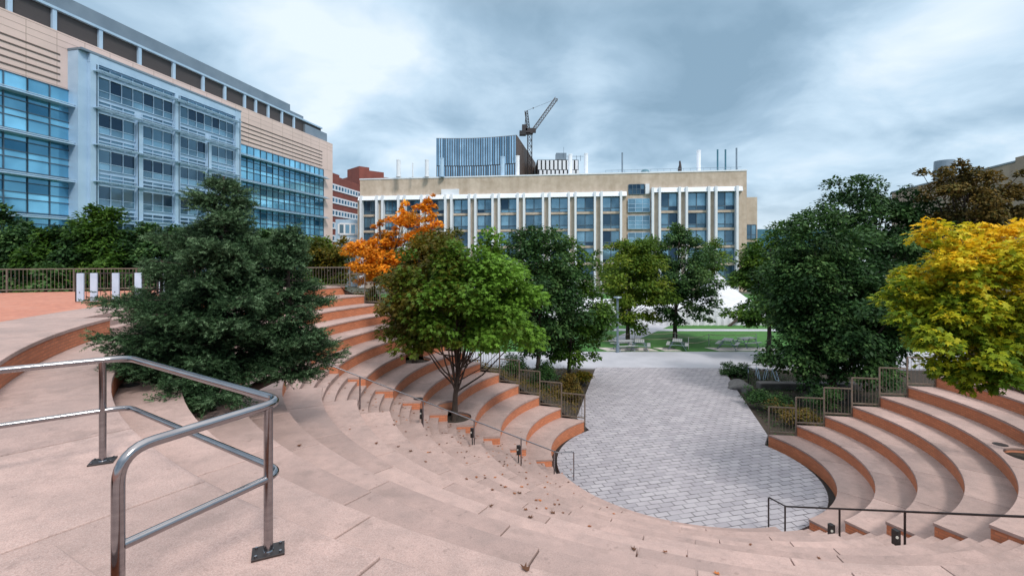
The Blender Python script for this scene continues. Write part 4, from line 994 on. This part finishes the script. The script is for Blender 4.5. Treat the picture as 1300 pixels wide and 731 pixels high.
# far small buildings right of the beige one
p = at(968, 300, 170); mb = MB(); mb.prism([(p.x-4, 170), (p.x+34, 170), (p.x+34, 190), (p.x-4, 190)], -.2, at(0, 291, 170).z); mb.prism([(p.x-4, 166), (p.x+2, 166), (p.x+2, 169.9), (p.x-4, 169.9)], -.2, at(0, 304, 166).z)
tag(mb.build('distant_building', M['teal'], base=(p.x, 170, 0)), 'small blue roofed building far away right of the beige building', 'building')
for i, (px, top_, Y_) in enumerate(((1010, 322, 90), (1150, 318, 95), (560, 330, 90))):
    tree('broadleaf_tree', ['distant green tree behind the leafy right tree', 'distant tree behind the big dark tree', 'distant tree hidden behind the green maple'][i], (at(px, 400, Y_).x, Y_, -.1), 6, [E(px, top_+12, Y_, 30, 26, 20, 1.4)], .5, 2500, G_mid, 80+i, .2)

# ------------------------------------------------------------------ fallen leaves
dead = leaf_mat('dry_fallen_leaf', [(.10, .05, .03), (.22, .08, .035), (.42, .14, .04)], .1)
def fallen(size, curl, tv, stem=True):
    T = [(-.5, 0, 0), (-.42, .36, .10), (-.12, .2, .04), (.12, .5, .22), (.14, .15, .03), (.55, 0, .18), (.14, -.15, .03), (.12, -.5, .2), (-.12, -.2, .04), (-.42, -.36, .12)]
    FT = [(0, 1, 2), (0, 2, 4), (2, 3, 4), (0, 4, 5), (0, 5, 6), (0, 6, 8), (6, 7, 8), (0, 8, 9)]
    me = bpy.data.meshes.new('fallen_leaf'); vs = [(a*size, b*size, c*size*curl+.003) for a, b, c in T]+[(-.95*size, .05*size, .004), (-.95*size, .08*size, .004)]
    me.from_pydata(vs, [], FT+[(0, 10, 11)]); a = me.attributes.new('tint', 'FLOAT', 'FACE'); a.data.foreach_set('value', [tv]*(len(FT)+1)); me.materials.append(dead); return me
LM = [fallen(.075, 1.2, .25), fallen(.08, .8, .6), fallen(.085, 1.5, .05), fallen(.075, 1.0, 1.0)]
def leafobj(px, py, k, s=1, lab=None):
    g, kk = on_tier(px, py)
    o = bpy.data.objects.new('fallen_leaf', LM[k]); COL.objects.link(o); o.location = g+Vector((0, 0, .004)); o.rotation_euler = (random.uniform(-.15, .15), random.uniform(-.15, .15), random.uniform(0, 6.28)); o.scale = (s, s, s)
    where = lab or (('dry maple leaf scattered on the pale concrete seats' if k in (0, 2) else 'reddish maple leaf scattered on the pale concrete seats') if kk else 'fallen leaf on the grey pavers by the left aisle')
    tag(o, where, 'leaf', 'fallen leaves')
spec = [(804, 697, 2), (844, 701, 0), (771, 644, 0), (779, 652, 3), (749, 668, 1), (735, 617, 0), (653, 626, 1), (642, 618, 1), (659, 626, 2), (629, 606, 3), (638, 602, 1), (625, 622, 0), (667, 647, 0), (681, 635, 1), (701, 651, 2), (685, 635, 3), (715, 651, 0), (624, 643, 2),
        (380, 566, 0), (605, 606, 1), (592, 608, 0), (478, 563, 0), (506, 567, 0), (521, 573, 2), (540, 586, 0), (546, 574, 1), (461, 521, 0), (500, 539, 0), (515, 548, 0), (662, 618, 3), (704, 640, 0), (674, 657, 2), (909, 728, 3), (953, 691, 0), (666, 722, 2), (620, 580, 3), (574, 555, 0), (596, 566, 1), (668, 607, 0), (695, 612, 3), (710, 640, 0), (1039, 708, 0), (725, 596, 0), (728, 604, 1), (722, 612, 2)]
for px, py, k in spec: leafobj(px, py, k, random.uniform(.85, 1.25) if py < 680 else .9)
tag(COL.objects[-1], None)
for _ in range(90):
    t_ = random.random(); leafobj(470+250*t_+random.gauss(0, 22), 500+125*t_+random.gauss(0, 16), random.randrange(4), random.uniform(.6, 1.0))

for _ in range(70):
    ph, rr = random.uniform(185.5, 197), random.uniform(4.9, 12.5); x, y = pol(rr, ph); k = max([q for q in range(1, 15) if TR(q) <= rr]); j = min(2, int((rr-TR(k))/(RUN/3)))
    o = bpy.data.objects.new('fallen_leaf', LM[random.choice((1, 3, 1, 0))]); COL.objects.link(o); o.location = (x, y, TH(k-1)+(TH(k)-TH(k-1))*(j+1)/3+.004); o.rotation_euler = (random.uniform(-.2, .2), random.uniform(-.2, .2), random.uniform(0, 6.28)); sc = random.uniform(.7, 1.1); o.scale = (sc, sc, sc)
    tag(o, 'orange brown leaf lying on the small steps of the left aisle', 'leaf', 'fallen leaves')

# ------------------------------------------------------------------ sky and light
SUN_EL, SUN_AZ = 48, 150        # azimuth measured clockwise from +Y: behind the camera, to the right
w = bpy.data.worlds.new('World'); S.world = w; w.use_nodes = True; nt = w.node_tree; bg = nt.nodes['Background']; outw = nt.nodes['World Output']
sky = nt.nodes.new('ShaderNodeTexSky'); sky.sky_type = 'NISHITA'; sky.sun_disc = False; sky.sun_elevation = R(SUN_EL); sky.sun_rotation = R(SUN_AZ); sky.air_density = 1.0; sky.dust_density = 2
nt.links.new(sky.outputs[0], bg.inputs[0]); bg.inputs[1].default_value = .09
tc = nt.nodes.new('ShaderNodeTexCoord'); sep = nt.nodes.new('ShaderNodeSeparateXYZ'); nt.links.new(tc.outputs['Generated'], sep.inputs[0])
def mth(op, a, b=None):
    m = nt.nodes.new('ShaderNodeMath'); m.operation = op
    for i, v in enumerate((a, b)):
        if v is None: continue
        if isinstance(v, bpy.types.NodeSocket): nt.links.new(v, m.inputs[i])
        else: m.inputs[i].default_value = v
    return m.outputs[0]
zc = mth('MAXIMUM', sep.outputs['Z'], 0.0); den = mth('ADD', zc, .22)
cx = nt.nodes.new('ShaderNodeCombineXYZ'); nt.links.new(mth('DIVIDE', sep.outputs['X'], den), cx.inputs[0]); nt.links.new(mth('DIVIDE', sep.outputs['Y'], den), cx.inputs[1])
def cn(scale, detail, rough, off, dist=.0):
    mp = nt.nodes.new('ShaderNodeMapping'); mp.inputs['Location'].default_value = off; nt.links.new(cx.outputs[0], mp.inputs[0])
    n_ = nt.nodes.new('ShaderNodeTexNoise'); n_.inputs['Scale'].default_value = scale; n_.inputs['Detail'].default_value = detail; n_.inputs['Roughness'].default_value = rough; n_.inputs['Distortion'].default_value = dist
    nt.links.new(mp.outputs[0], n_.inputs['Vector']); return n_.outputs['Fac']
c1 = cn(.75, 5, .5, (3.1, 1.7, 0), .3); c2 = cn(2.2, 6, .55, (0.4, 5.2, 0), .4)
dens = mth('ADD', mth('MULTIPLY', c1, .62), mth('MULTIPLY', c2, .38))
def blob(px, py, wd, amt):           # a broad thicker or thinner patch of cloud in a given direction of the sky
    global dens
    d = Vector(((px-650)/F, 1, (Y0-py)/F)).normalized(); v = nt.nodes.new('ShaderNodeVectorMath'); v.operation = 'DISTANCE'
    nt.links.new(tc.outputs['Generated'], v.inputs[0]); v.inputs[1].default_value = d
    m = nt.nodes.new('ShaderNodeMapRange'); m.interpolation_type = 'SMOOTHSTEP'; nt.links.new(v.outputs['Value'], m.inputs[0])
    m.inputs[1].default_value = 0; m.inputs[2].default_value = wd; m.inputs[3].default_value = amt; m.inputs[4].default_value = 0
    dens = mth('ADD', dens, m.outputs[0])
for q in ((600, 30, .34, .085), (760, 90, .34, .09), (930, 70, .3, .04), (1230, 175, .25, .06), (1000, 150, .3, .05), (470, 130, .34, -.13), (360, 60, .25, -.02), (1150, 70, .3, -.12), (1290, 100, .25, -.06), (620, 190, .2, -.05), (1020, 250, .2, -.08), (250, 0, .3, .0)): blob(*q)
colr = nt.nodes.new('ShaderNodeValToRGB'); nt.links.new(dens, colr.inputs[0]); e = colr.color_ramp.elements
e[0].position = .36; e[0].color = (.78, .88, .96, 1); e[1].position = .64; e[1].color = (.24, .37, .49, 1)
q = e.new(.45); q.color = (.55, .71, .85, 1); q = e.new(.54); q.color = (.36, .51, .65, 1)
hor = mapr(nt, sep.outputs['Z'], 0.0, .14, .8, 0)
ccol = mixc(nt, hor, colr.outputs[0], (.74, .83, .90))
ccol = mixc(nt, mapr(nt, sep.outputs['Z'], .45, .8, 0, .85), ccol, (.70, .68, .66))
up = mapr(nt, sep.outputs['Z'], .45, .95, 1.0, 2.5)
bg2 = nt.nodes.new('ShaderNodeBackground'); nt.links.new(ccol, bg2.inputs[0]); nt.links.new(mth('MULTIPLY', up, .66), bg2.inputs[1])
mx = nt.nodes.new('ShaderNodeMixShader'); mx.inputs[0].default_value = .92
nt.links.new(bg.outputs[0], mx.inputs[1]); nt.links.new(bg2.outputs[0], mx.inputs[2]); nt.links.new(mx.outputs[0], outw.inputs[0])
sd = bpy.data.lights.new('sun', 'SUN'); sd.energy = 1.5; sd.angle = R(12); sd.color = (1, .93, .85); so = bpy.data.objects.new('sun', sd); COL.objects.link(so)
az = R(SUN_AZ); el = R(SUN_EL); dv = Vector((math.sin(az)*math.cos(el), math.cos(az)*math.cos(el), math.sin(el))); so.rotation_euler = dv.to_track_quat('Z', 'Y').to_euler(); so.location = dv*50+Vector((0, 10, 10))
vs_ = S.view_settings; vs_.view_transform = 'Standard'; vs_.look = 'None'; vs_.exposure = .8; vs_.gamma = 1; vs_.use_curve_mapping = False
S.render.engine = 'CYCLES'; S.render.resolution_x = 1024; S.render.resolution_y = 575
